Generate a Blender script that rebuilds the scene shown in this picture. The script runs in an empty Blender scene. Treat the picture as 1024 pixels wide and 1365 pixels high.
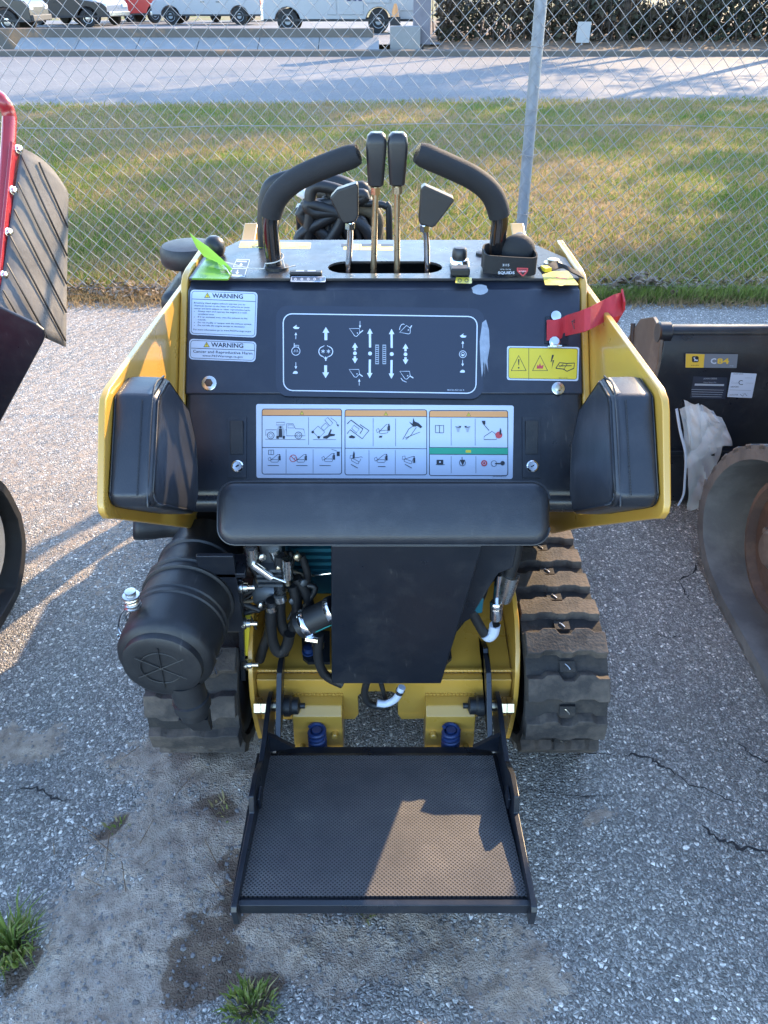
import bpy, bmesh, math, random
import numpy as np
from mathutils import Vector, Matrix, noise

random.seed(7); np.random.seed(7)
SC = bpy.context.scene
COL = SC.collection
R = math.radians

# ------------------------------------------------------------------ camera
CAM_H, PITCH, FPX = 1.65, R(35.0), 1000.0          # photo 1024 x 1365, focal length in its pixels
cd = bpy.data.cameras.new('camera'); cam = bpy.data.objects.new('camera', cd); COL.objects.link(cam)
cam.location = (0, 0, CAM_H); cam.rotation_euler = (R(90) - PITCH, 0, 0)
cd.sensor_fit = 'HORIZONTAL'; cd.sensor_width = 36.0; cd.lens = 36.0 * FPX / 1024.0
cd.clip_start = 0.02; cd.clip_end = 2000
SC.camera = cam
# ------------------------------------------------------------------ world, sun, exposure
SUN_AZ, SUN_EL = R(37), R(25)                       # azimuth measured from +Y (forward) towards +X (right)
w = bpy.data.worlds.new('World'); SC.world = w; w.use_nodes = True
wn = w.node_tree.nodes; wl = w.node_tree.links
sky = wn.new('ShaderNodeTexSky'); sky.sky_type = 'NISHITA'; sky.sun_disc = False
sky.sun_elevation = SUN_EL; sky.sun_rotation = SUN_AZ; sky.air_density = 1.0; sky.dust_density = 0.3; sky.ozone_density = 2.6
wn['Background'].inputs['Strength'].default_value = 0.15
wl.new(sky.outputs['Color'], wn['Background'].inputs['Color'])
sd = bpy.data.lights.new('sun', 'SUN'); sun = bpy.data.objects.new('sun', sd); COL.objects.link(sun)
sd.energy = 2.05; sd.angle = R(0.53); sd.color = (1.0, 0.73, 0.43)
SUN_DIR = Vector((math.sin(SUN_AZ) * math.cos(SUN_EL), math.cos(SUN_AZ) * math.cos(SUN_EL), math.sin(SUN_EL)))
sun.rotation_euler = SUN_DIR.to_track_quat('Z', 'Y').to_euler(); sun.location = SUN_DIR * 40
vs = SC.view_settings
vs.view_transform = 'Standard'; vs.look = 'None'; vs.gamma = 1.0; vs.use_curve_mapping = False; vs.exposure = 2.72

# ------------------------------------------------------------------ pixel helpers (direction only; the distance comes from a surface)
_s, _c = math.sin(PITCH), math.cos(PITCH)
def ray(x, y):
    u = (x - 512) / FPX; v = (y - 682.5) / FPX
    return Vector((u, _c - _s * v, -_s - _c * v))
CAMP = Vector((0, 0, CAM_H))
def P(x, y, X=None, Y=None, Z=None):
    d = ray(x, y)
    if X is not None: t = X / d.x
    elif Y is not None: t = Y / d.y
    else: t = (Z - CAM_H) / d.z
    return CAMP + d * t
def onplane(x, y, p0, n):
    d = ray(x, y); return CAMP + d * ((p0 - CAMP).dot(n) / d.dot(n))

# ------------------------------------------------------------------ materials
MATS = {}
def mat(name, col, rough=0.5, metal=0.0, var=0.12, vscale=8.0, bump=0.0, bscale=60.0, coat=0.0, col2=None, mix_scale=4.0, mix_lo=0.5, mix_hi=0.65, spec=0.5, rvar=0.1, alpha=1.0, scuff=0.0):
    m = bpy.data.materials.new(name); m.use_nodes = True; MATS[name] = m
    nt = m.node_tree; N = nt.nodes; L = nt.links; b = N['Principled BSDF']
    tc = N.new('ShaderNodeTexCoord')
    n1 = N.new('ShaderNodeTexNoise'); n1.inputs['Scale'].default_value = vscale; n1.inputs['Detail'].default_value = 6
    L.new(tc.outputs['Object'], n1.inputs['Vector'])
    base = N.new('ShaderNodeMix'); base.data_type = 'RGBA'
    base.inputs['A'].default_value = [c * (1 - var) for c in col] + [1]
    base.inputs['B'].default_value = [min(1, c * (1 + var)) for c in col] + [1]
    L.new(n1.outputs['Fac'], base.inputs['Factor']); out = base.outputs['Result']
    if col2:
        n2 = N.new('ShaderNodeTexNoise'); n2.inputs['Scale'].default_value = mix_scale; n2.inputs['Detail'].default_value = 8
        n2.inputs['Roughness'].default_value = 0.65
        L.new(tc.outputs['Object'], n2.inputs['Vector'])
        mr = N.new('ShaderNodeMapRange'); mr.inputs['From Min'].default_value = mix_lo; mr.inputs['From Max'].default_value = mix_hi
        L.new(n2.outputs['Fac'], mr.inputs['Value'])
        mx = N.new('ShaderNodeMix'); mx.data_type = 'RGBA'
        L.new(mr.outputs['Result'], mx.inputs['Factor']); L.new(out, mx.inputs['A']); mx.inputs['B'].default_value = list(col2) + [1]
        out = mx.outputs['Result']
    if scuff:                                          # fine scratches and a dusty film
        mp = N.new('ShaderNodeMapping'); mp.inputs['Rotation'].default_value = (.5, .9, .6); mp.inputs['Scale'].default_value = (90, 5, 14); L.new(tc.outputs['Object'], mp.inputs['Vector'])
        ns = N.new('ShaderNodeTexNoise'); ns.inputs['Scale'].default_value = 1.6; ns.inputs['Detail'].default_value = 2; L.new(mp.outputs['Vector'], ns.inputs['Vector'])
        nm = N.new('ShaderNodeTexNoise'); nm.inputs['Scale'].default_value = 6.0; nm.inputs['Detail'].default_value = 9; nm.inputs['Roughness'].default_value = .7; L.new(tc.outputs['Object'], nm.inputs['Vector'])
        r1 = N.new('ShaderNodeMapRange'); r1.inputs['From Min'].default_value = .66; r1.inputs['From Max'].default_value = .72; L.new(ns.outputs['Fac'], r1.inputs['Value'])
        r2 = N.new('ShaderNodeMapRange'); r2.inputs['From Min'].default_value = .5; r2.inputs['From Max'].default_value = .75; r2.inputs['To Max'].default_value = scuff; L.new(nm.outputs['Fac'], r2.inputs['Value'])
        r3 = N.new('ShaderNodeMath'); r3.operation = 'MULTIPLY_ADD'; L.new(r1.outputs[0], r3.inputs[0]); L.new(r2.outputs[0], r3.inputs[1]); 
        r4 = N.new('ShaderNodeMath'); r4.operation = 'MULTIPLY'; r4.inputs[1].default_value = .35; L.new(r2.outputs[0], r4.inputs[0]); L.new(r4.outputs[0], r3.inputs[2])
        mx = N.new('ShaderNodeMix'); mx.data_type = 'RGBA'; L.new(r3.outputs[0], mx.inputs['Factor']); L.new(out, mx.inputs['A']); mx.inputs['B'].default_value = (.17, .155, .14, 1); out = mx.outputs['Result']
    L.new(out, b.inputs['Base Color'])
    b.inputs['Metallic'].default_value = metal; b.inputs['Specular IOR Level'].default_value = spec
    rr = N.new('ShaderNodeMapRange'); rr.inputs['To Min'].default_value = max(0.02, rough - rvar); rr.inputs['To Max'].default_value = min(1, rough + rvar)
    n3 = N.new('ShaderNodeTexNoise'); n3.inputs['Scale'].default_value = vscale * 2.3; n3.inputs['Detail'].default_value = 5
    L.new(tc.outputs['Object'], n3.inputs['Vector']); L.new(n3.outputs['Fac'], rr.inputs['Value']); L.new(rr.outputs['Result'], b.inputs['Roughness'])
    if coat: b.inputs['Coat Weight'].default_value = coat; b.inputs['Coat Roughness'].default_value = 0.08
    if alpha < 1: b.inputs['Alpha'].default_value = alpha
    if bump:
        n4 = N.new('ShaderNodeTexNoise'); n4.inputs['Scale'].default_value = bscale; n4.inputs['Detail'].default_value = 4
        L.new(tc.outputs['Object'], n4.inputs['Vector'])
        bp = N.new('ShaderNodeBump'); bp.inputs['Strength'].default_value = bump; bp.inputs['Distance'].default_value = 0.004
        L.new(n4.outputs['Fac'], bp.inputs['Height']); L.new(bp.outputs['Normal'], b.inputs['Normal'])
    return m
mat('yellow', (.52, .285, .045), .30, var=.06, vscale=5, coat=.5, bump=.03, bscale=250, col2=(.36, .205, .05), mix_scale=3, mix_lo=.55, mix_hi=.9)
mat('black_paint', (.009, .011, .016), .32, var=.25, bump=.05, bscale=220, rvar=.14, col2=(.028, .028, .03), mix_scale=11, mix_lo=.58, mix_hi=.85, scuff=.35)
mat('gloss_black', (.008, .008, .009), .07, var=.2, rvar=.03, coat=.5)
mat('panel_black', (.017, .021, .034), .32, var=.2, bump=.025, bscale=300, rvar=.1, col2=(.036, .04, .052), mix_scale=7, mix_lo=.5, mix_hi=.8, scuff=.3)  # bluish base carries part of the blue sky's sheen on the panel
mat('decal_black', (.022, .028, .046), .42, var=.05, rvar=.03)
mat('console_grey', (.035, .035, .037), .3, var=.2, vscale=14, col2=(.09, .078, .062), mix_scale=9, mix_lo=.52, mix_hi=.75, rvar=.12, spec=.3)
mat('cast_metal', (.10, .11, .12), .45, .6, var=.2, vscale=20)
mat('vinyl', (.018, .02, .026), .36, var=.2, bump=.12, bscale=420, rvar=.1, col2=(.045, .046, .052), mix_scale=9, mix_lo=.52, mix_hi=.85, scuff=.22)
mat('foam', (.012, .012, .014), .8, var=.2, bump=.3, bscale=500)
mat('knob', (.015, .015, .017), .4, var=.2, vscale=30, bump=.05, bscale=200, rvar=.12)
mat('rubber', (.022, .02, .019), .85, var=.3, vscale=25, bump=.5, bscale=150, col2=(.07, .055, .043), mix_scale=14, mix_lo=.45, mix_hi=.75)
mat('lug_rubber', (.036, .031, .028), .85, var=.35, vscale=30, bump=.5, bscale=160, col2=(.12, .095, .075), mix_scale=16, mix_lo=.42, mix_hi=.72)
mat('old_rubber', (.10, .099, .10), .8, var=.3, vscale=12, bump=.4, bscale=90, col2=(.17, .165, .16), mix_scale=6, mix_lo=.45, mix_hi=.75)
mat('tread_grey', (.15, .147, .145), .85, var=.3, vscale=20, bump=.6, bscale=110, col2=(.24, .225, .21), mix_scale=9)
mat('hose', (.012, .012, .013), .5, var=.2, bump=.1, bscale=300)
mat('plastic_black', (.011, .0115, .013), .5, var=.2, bump=.12, bscale=350, scuff=.4)
mat('chrome', (.75, .75, .76), .16, 1.0, var=.08, rvar=.08)
mat('zinc', (.62, .6, .56), .28, 1.0, var=.15, vscale=40, rvar=.12)
mat('brass_zinc', (.55, .47, .33), .3, 1.0, var=.15, vscale=40, rvar=.12)
mat('galv', (.22, .24, .27), .5, .3, var=.2, vscale=20, rvar=.12, col2=(.16, .175, .2), mix_scale=12)
mat('wire', (.25, .25, .255), .65, .0, var=.25, vscale=18, rvar=.1, col2=(.25, .24, .22), mix_scale=6, mix_lo=.5, mix_hi=.8)
mat('teal', (.010, .09, .12), .35, var=.3, vscale=15, rvar=.12)
mat('teal_print', (.05, .5, .45), .5)
mat('blue', (.012, .032, .11), .4, var=.1)
mat('red_strap', (.40, .018, .025), .65, var=.15, vscale=60, bump=.3, bscale=500)
mat('red_paint', (.30, .018, .025), .3, var=.12, coat=.4, vscale=8)
mat('strap_black', (.012, .012, .013), .8, bump=.3, bscale=500)
mat('green_tag', (.28, .55, .05), .5, var=.08, vscale=20)
mat('green_panel', (.10, .25, .02), .25, var=.1, vscale=10)
mat('white', (.46, .51, .60), .4, var=.04)
mat('print_white', (.55, .6, .68), .5, var=.04)
mat('print_grey', (.30, .33, .38), .5, var=.04)
mat('print_black', (.012, .013, .02), .5, var=.05)
mat('print_orange', (.62, .28, .10), .5, var=.04)
mat('print_green', (.02, .30, .17), .5, var=.04)
mat('print_yellow', (.62, .47, .03), .4, var=.05)
mat('print_red', (.45, .05, .06), .5)
mat('gold', (.60, .40, .05), .4, var=.05)
mat('resin', (.25, .28, .33), .25, var=.3, vscale=60)
mat('rust', (.065, .04, .03), .85, var=.4, vscale=18, bump=.5, bscale=80, col2=(.10, .06, .04), mix_scale=10)
mat('steel_brown', (.11, .085, .07), .45, .3, var=.3, vscale=8, col2=(.2, .16, .13), mix_scale=6)
mat('rope', (.5, .47, .42), .9)
mat('flap', (.13, .125, .12), .8, var=.3, vscale=6, bump=.3, bscale=50, col2=(.065, .065, .068), mix_scale=5, mix_lo=.45, mix_hi=.7)
mat('glass_dark', (.02, .025, .03), .08, var=.1, rvar=.03)
mat('tan_hose', (.10, .075, .045), .75, var=.3, bump=.3, bscale=200)
mat('concrete', (.22, .22, .22), .85, var=.2, vscale=3, bump=.3, bscale=20, col2=(.20, .19, .18), mix_scale=1.2)
mat('concrete_dark', (.10, .09, .08), .9, var=.3, vscale=2, bump=.4, bscale=14, col2=(.30, .17, .09), mix_scale=.8, mix_lo=.55, mix_hi=.7)
mat('brick_grey', (.16, .15, .17), .9, var=.25, vscale=4)
mat('bark', (.07, .055, .045), .9, var=.35, vscale=6, bump=.6, bscale=12)
mat('twig', (.045, .032, .025), .9, var=.4, vscale=4)
mat('leaf_dark', (.022, .026, .012), .8, var=.5, vscale=2.5, col2=(.055, .036, .022), mix_scale=.9, mix_lo=.42, mix_hi=.58)
mat('leaf_pine', (.04, .065, .02), .7, var=.4, vscale=2)
mat('dead_leaf', (.12, .075, .045), .85, var=.5, vscale=25, col2=(.26, .2, .14), mix_scale=30, mix_lo=.45, mix_hi=.6)
mat('pebble', (.20, .185, .175), .9, var=.4, vscale=30, col2=(.10, .085, .075), mix_scale=25, bump=.3, bscale=300)
mat('crack', (.022, .02, .02), .95)
for nm, c in (('car_black', (.012, .013, .016)), ('car_white', (.30, .31, .33)), ('car_red', (.38, .02, .02)), ('car_grey', (.15, .17, .20)), ('car_silver', (.28, .3, .32))):
    mat(nm, c, .35, var=.06, coat=.15, vscale=2)
mat('car_trim', (.02, .02, .022), .6)
mat('tyre', (.018, .018, .018), .85, bump=.2, bscale=80)
mat('lamp_red', (.4, .02, .02), .2)
mat('lamp_clear', (.7, .7, .68), .15)

# ------------------------------------------------------------------ mesh builder
class B:
    def __init__(s): s.v = []; s.f = []; s.m = []; s.mi = 0; s.sm = []
    def add(s, vs_, fs, smooth=True):
        o = len(s.v); s.v += [tuple(q) for q in vs_]
        for f in fs: s.f.append([i + o for i in f]); s.m.append(s.mi); s.sm.append(smooth)
        return s
    def box(s, x0, x1, y0, y1, z0, z1):
        v = [(x, y, z) for z in (z0, z1) for y in (y0, y1) for x in (x0, x1)]
        return s.add(v, [(0, 2, 3, 1), (4, 5, 7, 6), (0, 1, 5, 4), (2, 6, 7, 3), (0, 4, 6, 2), (1, 3, 7, 5)])
    def obox(s, c, ax, ay, az, hx, hy, hz):            # oriented box, half sizes along three axes
        c = Vector(c); v = [c + ax * (hx * i) + ay * (hy * j) + az * (hz * k) for k in (-1, 1) for j in (-1, 1) for i in (-1, 1)]
        return s.add(v, [(0, 2, 3, 1), (4, 5, 7, 6), (0, 1, 5, 4), (2, 6, 7, 3), (0, 4, 6, 2), (1, 3, 7, 5)])
    def bar(s, a, b, w, h, up=(0, 0, 1)):              # square bar from a to b
        a = Vector(a); b = Vector(b); d = (b - a); l = d.length; d.normalize(); u = Vector(up); r = d.cross(u)
        if r.length < 1e-4: r = d.cross(Vector((0, 1, 0)))
        r.normalize(); u = r.cross(d)
        return s.obox((a + b) / 2, d, r, u, l / 2, w / 2, h / 2)
    def prism(s, pts, a, b, axis='X'):                 # 2D outline extruded along an axis
        n = len(pts)
        def mk(p, q): return {'X': (q, p[0], p[1]), 'Y': (p[0], q, p[1]), 'Z': (p[0], p[1], q)}[axis]
        v = [mk(p, a) for p in pts] + [mk(p, b) for p in pts]
        return s.add(v, [list(range(n))[::-1], list(range(n, 2 * n))] + [(i, (i + 1) % n, n + (i + 1) % n, n + i) for i in range(n)])
    def loft(s, rings, cap=True, closed=True):
        n = len(rings[0]); v = [q for r in rings for q in r]; f = []
        for k in range(len(rings) - 1):
            for i in range(n if closed else n - 1):
                j = (i + 1) % n; f.append((k * n + i, k * n + j, (k + 1) * n + j, (k + 1) * n + i))
        if cap: f += [list(range(n))[::-1], [(len(rings) - 1) * n + i for i in range(n)]]
        return s.add(v, f)
    def tube(s, path, r, n=10, cap=True, flat=None):
        path = [Vector(q) for q in path]; rs = r if isinstance(r, (list, tuple)) else [r] * len(path)
        rings = []; prev = None
        for i, q in enumerate(path):
            d = (path[min(i + 1, len(path) - 1)] - path[max(i - 1, 0)]).normalized()
            if prev is None:
                u = d.cross(Vector((0, 0, 1)));
                if u.length < .05: u = d.cross(Vector((1, 0, 0)))
            else: u = prev - d * prev.dot(d)
            u.normalize(); prev = u; w_ = d.cross(u)
            ra = rs[i]; rb = ra if flat is None else ra * flat
            rings.append([q + u * (ra * math.cos(2 * math.pi * k / n)) + w_ * (rb * math.sin(2 * math.pi * k / n)) for k in range(n)])
        return s.loft(rings, cap)
    def lathe(s, c, axis, prof, n=28):                 # prof: list of (radius, distance along the axis)
        c = Vector(c); a = Vector(axis).normalized(); u = a.cross(Vector((0, 0, 1)))
        if u.length < .05: u = a.cross(Vector((1, 0, 0)))
        u.normalize(); w_ = a.cross(u)
        rings = [[c + a * h + u * (r * math.cos(2 * math.pi * k / n)) + w_ * (r * math.sin(2 * math.pi * k / n)) for k in range(n)] for r, h in prof]
        return s.loft(rings)
    def ball(s, c, r, n=16, sq=(1, 1, 1)):
        c = Vector(c); rings = []
        for i in range(1, n // 2):
            t = math.pi * i / (n // 2)
            rings.append([c + Vector((r * sq[0] * math.sin(t) * math.cos(2 * math.pi * k / n), r * sq[1] * math.sin(t) * math.sin(2 * math.pi * k / n), r * sq[2] * math.cos(t))) for k in range(n)])
        return s.loft(rings)
    def ribbon(s, path, wv, th):                       # flat strap: path, half-width vector (or list), thickness
        path = [Vector(q) for q in path]; W = wv if isinstance(wv, list) else [Vector(wv)] * len(path); rings = []
        for i, q in enumerate(path):
            d = (path[min(i + 1, len(path) - 1)] - path[max(i - 1, 0)]).normalized(); n_ = d.cross(W[i]).normalized() * (th / 2)
            rings.append([q - W[i] - n_, q + W[i] - n_, q + W[i] + n_, q - W[i] + n_])
        return s.loft(rings)
    def helix(s, c, axis, r, h, turns, wr, n=6, seg=14):
        c = Vector(c); a = Vector(axis).normalized(); u = a.cross(Vector((1, 0, 0)))
        if u.length < .05: u = a.cross(Vector((0, 1, 0)))
        u.normalize(); w_ = a.cross(u); m = int(turns * seg)
        return s.tube([c + a * (h * i / m) + u * (r * math.cos(2 * math.pi * i / seg)) + w_ * (r * math.sin(2 * math.pi * i / seg)) for i in range(m + 1)], wr, n)
    def mesh(s, name, mats):
        me = bpy.data.meshes.new(name); me.from_pydata(s.v, [], s.f)
        for m_ in (mats if isinstance(mats, (list, tuple)) else [mats]): me.materials.append(MATS[m_] if isinstance(m_, str) else m_)
        me.polygons.foreach_set('material_index', s.m); me.polygons.foreach_set('use_smooth', s.sm)
        bm = bmesh.new(); bm.from_mesh(me); bmesh.ops.recalc_face_normals(bm, faces=bm.faces); bm.to_mesh(me); bm.free()
        return me
    def obj(s, name, mats, parent=None, bev=0.0, seg=2, angle=35, sub=0):
        o = bpy.data.objects.new(name, s.mesh(name, mats)); COL.objects.link(o)
        if parent is not None:
            o.parent = parent
            if parent.type == 'EMPTY': o.location = -parent.location
        if bev:
            m_ = o.modifiers.new('bevel', 'BEVEL'); m_.width = bev; m_.segments = seg; m_.limit_method = 'ANGLE'; m_.angle_limit = R(angle); m_.harden_normals = True
        else: smooth_angle(o)
        if sub:
            m_ = o.modifiers.new('subsurf', 'SUBSURF'); m_.levels = sub; m_.render_levels = sub
        return o
def smooth_angle(o, ang=38):
    me = o.data; bm = bmesh.new(); bm.from_mesh(me)
    for e in bm.edges:
        if len(e.link_faces) == 2 and e.calc_face_angle(0) > R(ang): e.smooth = False
    bm.to_mesh(me); bm.free()
def tag(o, label=None, cat=None, group=None, kind=None):
    if label: o['label'] = label
    if cat: o['category'] = cat
    if group: o['group'] = group
    if kind: o['kind'] = kind
    return o
def thing(name, loc, label, cat, group=None):
    o = bpy.data.objects.new(name, None); o.empty_display_size = .1; COL.objects.link(o); o.location = loc
    return tag(o, label, cat, group)
def share(src, name, parent, mw=None):                 # another piece with the same mesh data
    o = bpy.data.objects.new(name, src.data); COL.objects.link(o); o.parent = parent
    for m_ in src.modifiers:
        q = o.modifiers.new(m_.name, m_.type)
        if m_.type == 'BEVEL': q.width = m_.width; q.segments = m_.segments; q.limit_method = m_.limit_method; q.angle_limit = m_.angle_limit; q.harden_normals = m_.harden_normals
    return o
def arc(cx, cy, r, a0, a1, n):
    return [(cx + r * math.cos(R(a0 + (a1 - a0) * i / n)), cy + r * math.sin(R(a0 + (a1 - a0) * i / n))) for i in range(n + 1)]
def rrect(x0, y0, x1, y1, r, n=5):
    return arc(x1 - r, y1 - r, r, 0, 90, n) + arc(x0 + r, y1 - r, r, 90, 180, n) + arc(x0 + r, y0 + r, r, 180, 270, n) + arc(x1 - r, y0 + r, r, 270, 360, n)
def smooth_path(pts, n=6):                             # Catmull-Rom
    p = [Vector(q) for q in pts]; p = [p[0] * 2 - p[1]] + p + [p[-1] * 2 - p[-2]]; out = []
    for i in range(1, len(p) - 2):
        for k in range(n):
            t = k / n; a, b, c, d = p[i - 1:i + 3]
            out.append(.5 * ((2 * b) + (c - a) * t + (2 * a - 5 * b + 4 * c - d) * t * t + (3 * b - a - 3 * c + d) * t ** 3))
    out.append(p[-2]); return out

# ------------------------------------------------------------------ flat print on a plane, traced in photo pixels and laid on the surface
_fc = bpy.data.curves.new('lettering', 'FONT'); _fo = bpy.data.objects.new('lettering', _fc); COL.objects.link(_fo)
_tx = {}
def glyphs(s, bold=0.0):
    if (s, bold) in _tx: return _tx[(s, bold)]
    _fc.body = s; _fc.size = 1.0; _fc.resolution_u = 2; _fc.offset = bold
    bpy.context.view_layer.update()
    e = _fo.evaluated_get(bpy.context.evaluated_depsgraph_get()); me = e.to_mesh()
    v = [(q.co.x, q.co.y) for q in me.vertices]; f = [list(q.vertices) for q in me.polygons]; e.to_mesh_clear()
    _tx[(s, bold)] = (v, f); return v, f
class Decal:
    def __init__(s, fn, step=.00025): s.fn = fn; s.step = step; s.b = B(); s.cols = []; s.k = 1
    def _c(s, c):
        if c not in s.cols: s.cols.append(c)
        s.b.mi = s.cols.index(c)
    def faces(s, pts, fs, c, lift=None):
        s._c(c); s.k += 0 if lift is not None else .02
        h = s.step * (lift if lift is not None else s.k)
        s.b.add([s.fn(x, y, h) for x, y in pts], fs, False)
    def poly(s, pts, c, lift=None): s.faces(pts, [list(range(len(pts)))], c, lift)
    def line(s, pts, wd, c, closed=False, lift=None):
        P2 = [Vector(q) for q in pts]; n = len(P2); L_, R_ = [], []
        for i in range(n):
            a = P2[i - 1] if (i or closed) else P2[i]; b = P2[(i + 1) % n] if (i < n - 1 or closed) else P2[i]
            d = (b - a)
            if d.length < 1e-6: d = Vector((1, 0))
            d.normalize(); nn = Vector((-d.y, d.x)) * wd / 2; L_.append(P2[i] + nn); R_.append(P2[i] - nn)
        m_ = n if closed else n - 1
        s.faces(L_ + R_, [(i, (i + 1) % n, n + (i + 1) % n, n + i) for i in range(m_)], c, lift)
    def quad(s, q, c, inset=0, r=4, wd=0, lift=None):  # four corners TL TR BR BL, rounded; filled or outlined
        tl, tr, br, bl = [Vector(a) for a in q]; W = (tr - tl).length; H_ = (bl - tl).length
        def uv(x, y): a = tl.lerp(tr, x / W); b = bl.lerp(br, x / W); return a.lerp(b, y / H_)
        pts = [uv(x, y) for x, y in rrect(inset, inset, W - inset, H_ - inset, max(.2, r))]
        if wd: s.line(pts, wd, c, True, lift)
        else: s.poly(pts, c, lift)
    def circ(s, x, y, r, c, wd=0, n=18, lift=None):
        pts = [(x + r * math.cos(2 * math.pi * i / n), y + r * math.sin(2 * math.pi * i / n)) for i in range(n)]
        s.line(pts, wd, c, True, lift) if wd else s.poly(pts, c, lift)
    def arrow(s, x0, y0, x1, y1, wd, hw, hl, c):
        a = Vector((x0, y0)); b = Vector((x1, y1)); d = (b - a).normalized(); n_ = Vector((-d.y, d.x)); m_ = b - d * hl
        s.poly([a + n_ * wd / 2, a - n_ * wd / 2, m_ - n_ * wd / 2, m_ + n_ * wd / 2], c); s.poly([m_ + n_ * hw / 2, m_ - n_ * hw / 2, b], c)
    def text(s, t, x, y, h, c, width=None, slope=0.0, bold=0.0, anchor='l', flip=False):
        v, f = glyphs(t, bold)
        if not v: return
        x0 = min(q[0] for q in v); x1 = max(q[0] for q in v); k = h / .7; kx = k if width is None else width / (x1 - x0)
        W = (x1 - x0) * kx; off = {'l': 0, 'c': -W / 2, 'r': -W}[anchor]
        if flip: pts = [(x - ((q[0] - x0) * kx + off), y + q[1] * k) for q in v]
        else: pts = [(x + (q[0] - x0) * kx + off, y - q[1] * k + slope * ((q[0] - x0) * kx + off)) for q in v]
        s.faces(pts, f, c)
    def obj(s, name, parent): return s.b.obj(name, s.cols, parent)
def planefn(p0, n):
    p0 = Vector(p0); n = Vector(n).normalized()
    if n.dot(CAMP - p0) < 0: n = -n
    return lambda x, y, h: onplane(x, y, p0, n) + n * h
def sheet(name, fn, outline, th, matn, parent):        # a thin plate with thickness on a plane, outline in pixels
    b = B(); n = len(outline); v = [fn(x, y, 0) for x, y in outline] + [fn(x, y, th) for x, y in outline]
    b.add(v, [list(range(n))[::-1], list(range(n, 2 * n))] + [(i, (i + 1) % n, n + (i + 1) % n, n + i) for i in range(n)], False)
    return b.obj(name, matn, parent)
def plate_holes(name, outer, holes, z0, z1, matn, parent, bev=0):   # horizontal plate with real openings
    bm = bmesh.new(); es = []
    for loop in [outer] + holes:
        vv = [bm.verts.new((x, y, z1)) for x, y in loop]; es += [bm.edges.new((vv[i], vv[(i + 1) % len(vv)])) for i in range(len(vv))]
    bmesh.ops.triangle_fill(bm, use_beauty=True, use_dissolve=False, edges=es)
    g = bmesh.ops.extrude_face_region(bm, geom=list(bm.faces)); bmesh.ops.translate(bm, vec=(0, 0, z0 - z1), verts=[q for q in g['geom'] if isinstance(q, bmesh.types.BMVert)])
    bmesh.ops.recalc_face_normals(bm, faces=bm.faces); me = bpy.data.meshes.new(name); bm.to_mesh(me); bm.free(); me.materials.append(MATS[matn])
    o = bpy.data.objects.new(name, me); COL.objects.link(o); o.parent = parent
    if parent is not None and parent.type == 'EMPTY': o.location = -parent.location
    return o
# ================================================================== node materials for the ground
def nodes(name):
    m = bpy.data.materials.new(name); m.use_nodes = True; MATS[name] = m
    return m, m.node_tree.nodes, m.node_tree.links, m.node_tree.nodes['Principled BSDF']
def N_(N, t, **k):
    n = N.new(t)
    for a, v in k.items():
        if a in n.inputs: n.inputs[a].default_value = v
        else: setattr(n, a, v)
    return n
def ramp(N, L, src, stops):
    r_ = N.new('ShaderNodeValToRGB'); e = r_.color_ramp.elements
    while len(e) < len(stops): e.new(.5)
    for i, (p_, c) in enumerate(stops): e[i].position = p_; e[i].color = (list(c) if isinstance(c, (tuple, list)) else [c] * 3) + [1]
    L.new(src, r_.inputs['Fac']); return r_.outputs['Color']
def mixc(N, L, fac, a, b, mode='MIX'):
    m = N.new('ShaderNodeMix'); m.data_type = 'RGBA'; m.blend_type = mode
    for s_, k in ((fac, 'Factor'), (a, 'A'), (b, 'B')):
        if hasattr(s_, 'is_linked'): L.new(s_, m.inputs[k])
        else: m.inputs[k].default_value = s_ if k == 'Factor' else list(s_) + [1]
    return m.outputs['Result']
def maths(N, L, op, a, b=None):
    m = N.new('ShaderNodeMath'); m.operation = op
    for i, s_ in enumerate((a, b)):
        if s_ is None: continue
        if hasattr(s_, 'is_linked'): L.new(s_, m.inputs[i])
        else: m.inputs[i].default_value = s_
    return m.outputs[0]

# worn asphalt with exposed stones; dirt and sand lie in it where the mesh carries a 'dirt' attribute
m, N, L, bs = nodes('asphalt')
tc = N.new('ShaderNodeTexCoord'); co = tc.outputs['Object']
nd = N_(N, 'ShaderNodeTexNoise', Scale=55.0, Detail=3.0); L.new(co, nd.inputs['Vector'])
va = N.new('ShaderNodeVectorMath'); va.operation = 'SCALE'; va.inputs['Scale'].default_value = .011; L.new(nd.outputs['Color'], va.inputs[0])
vb = N.new('ShaderNodeVectorMath'); vb.operation = 'ADD'; L.new(co, vb.inputs[0]); L.new(va.outputs[0], vb.inputs[1]); wco = vb.outputs[0]
v1 = N_(N, 'ShaderNodeTexVoronoi', Scale=112.0); L.new(wco, v1.inputs['Vector'])
v1e = N_(N, 'ShaderNodeTexVoronoi', Scale=112.0); v1e.feature = 'DISTANCE_TO_EDGE'; L.new(wco, v1e.inputs['Vector'])
v2 = N_(N, 'ShaderNodeTexVoronoi', Scale=270.0); L.new(wco, v2.inputs['Vector'])
n1 = N_(N, 'ShaderNodeTexNoise', Scale=1.3, Detail=8.0, Roughness=.62); L.new(co, n1.inputs['Vector'])
n2 = N_(N, 'ShaderNodeTexNoise', Scale=9.0, Detail=8.0, Roughness=.65); L.new(co, n2.inputs['Vector'])
n3 = N_(N, 'ShaderNodeTexNoise', Scale=160.0, Detail=3.0); L.new(co, n3.inputs['Vector'])
sep = N.new('ShaderNodeSeparateColor'); L.new(v1.outputs['Color'], sep.inputs['Color'])
stone = ramp(N, L, sep.outputs['Red'], [(0, (.10, .098, .094)), (.3, (.17, .164, .155)), (.6, (.27, .26, .245)), (.82, (.45, .435, .41)), (1, (.72, .70, .67))])
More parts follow.
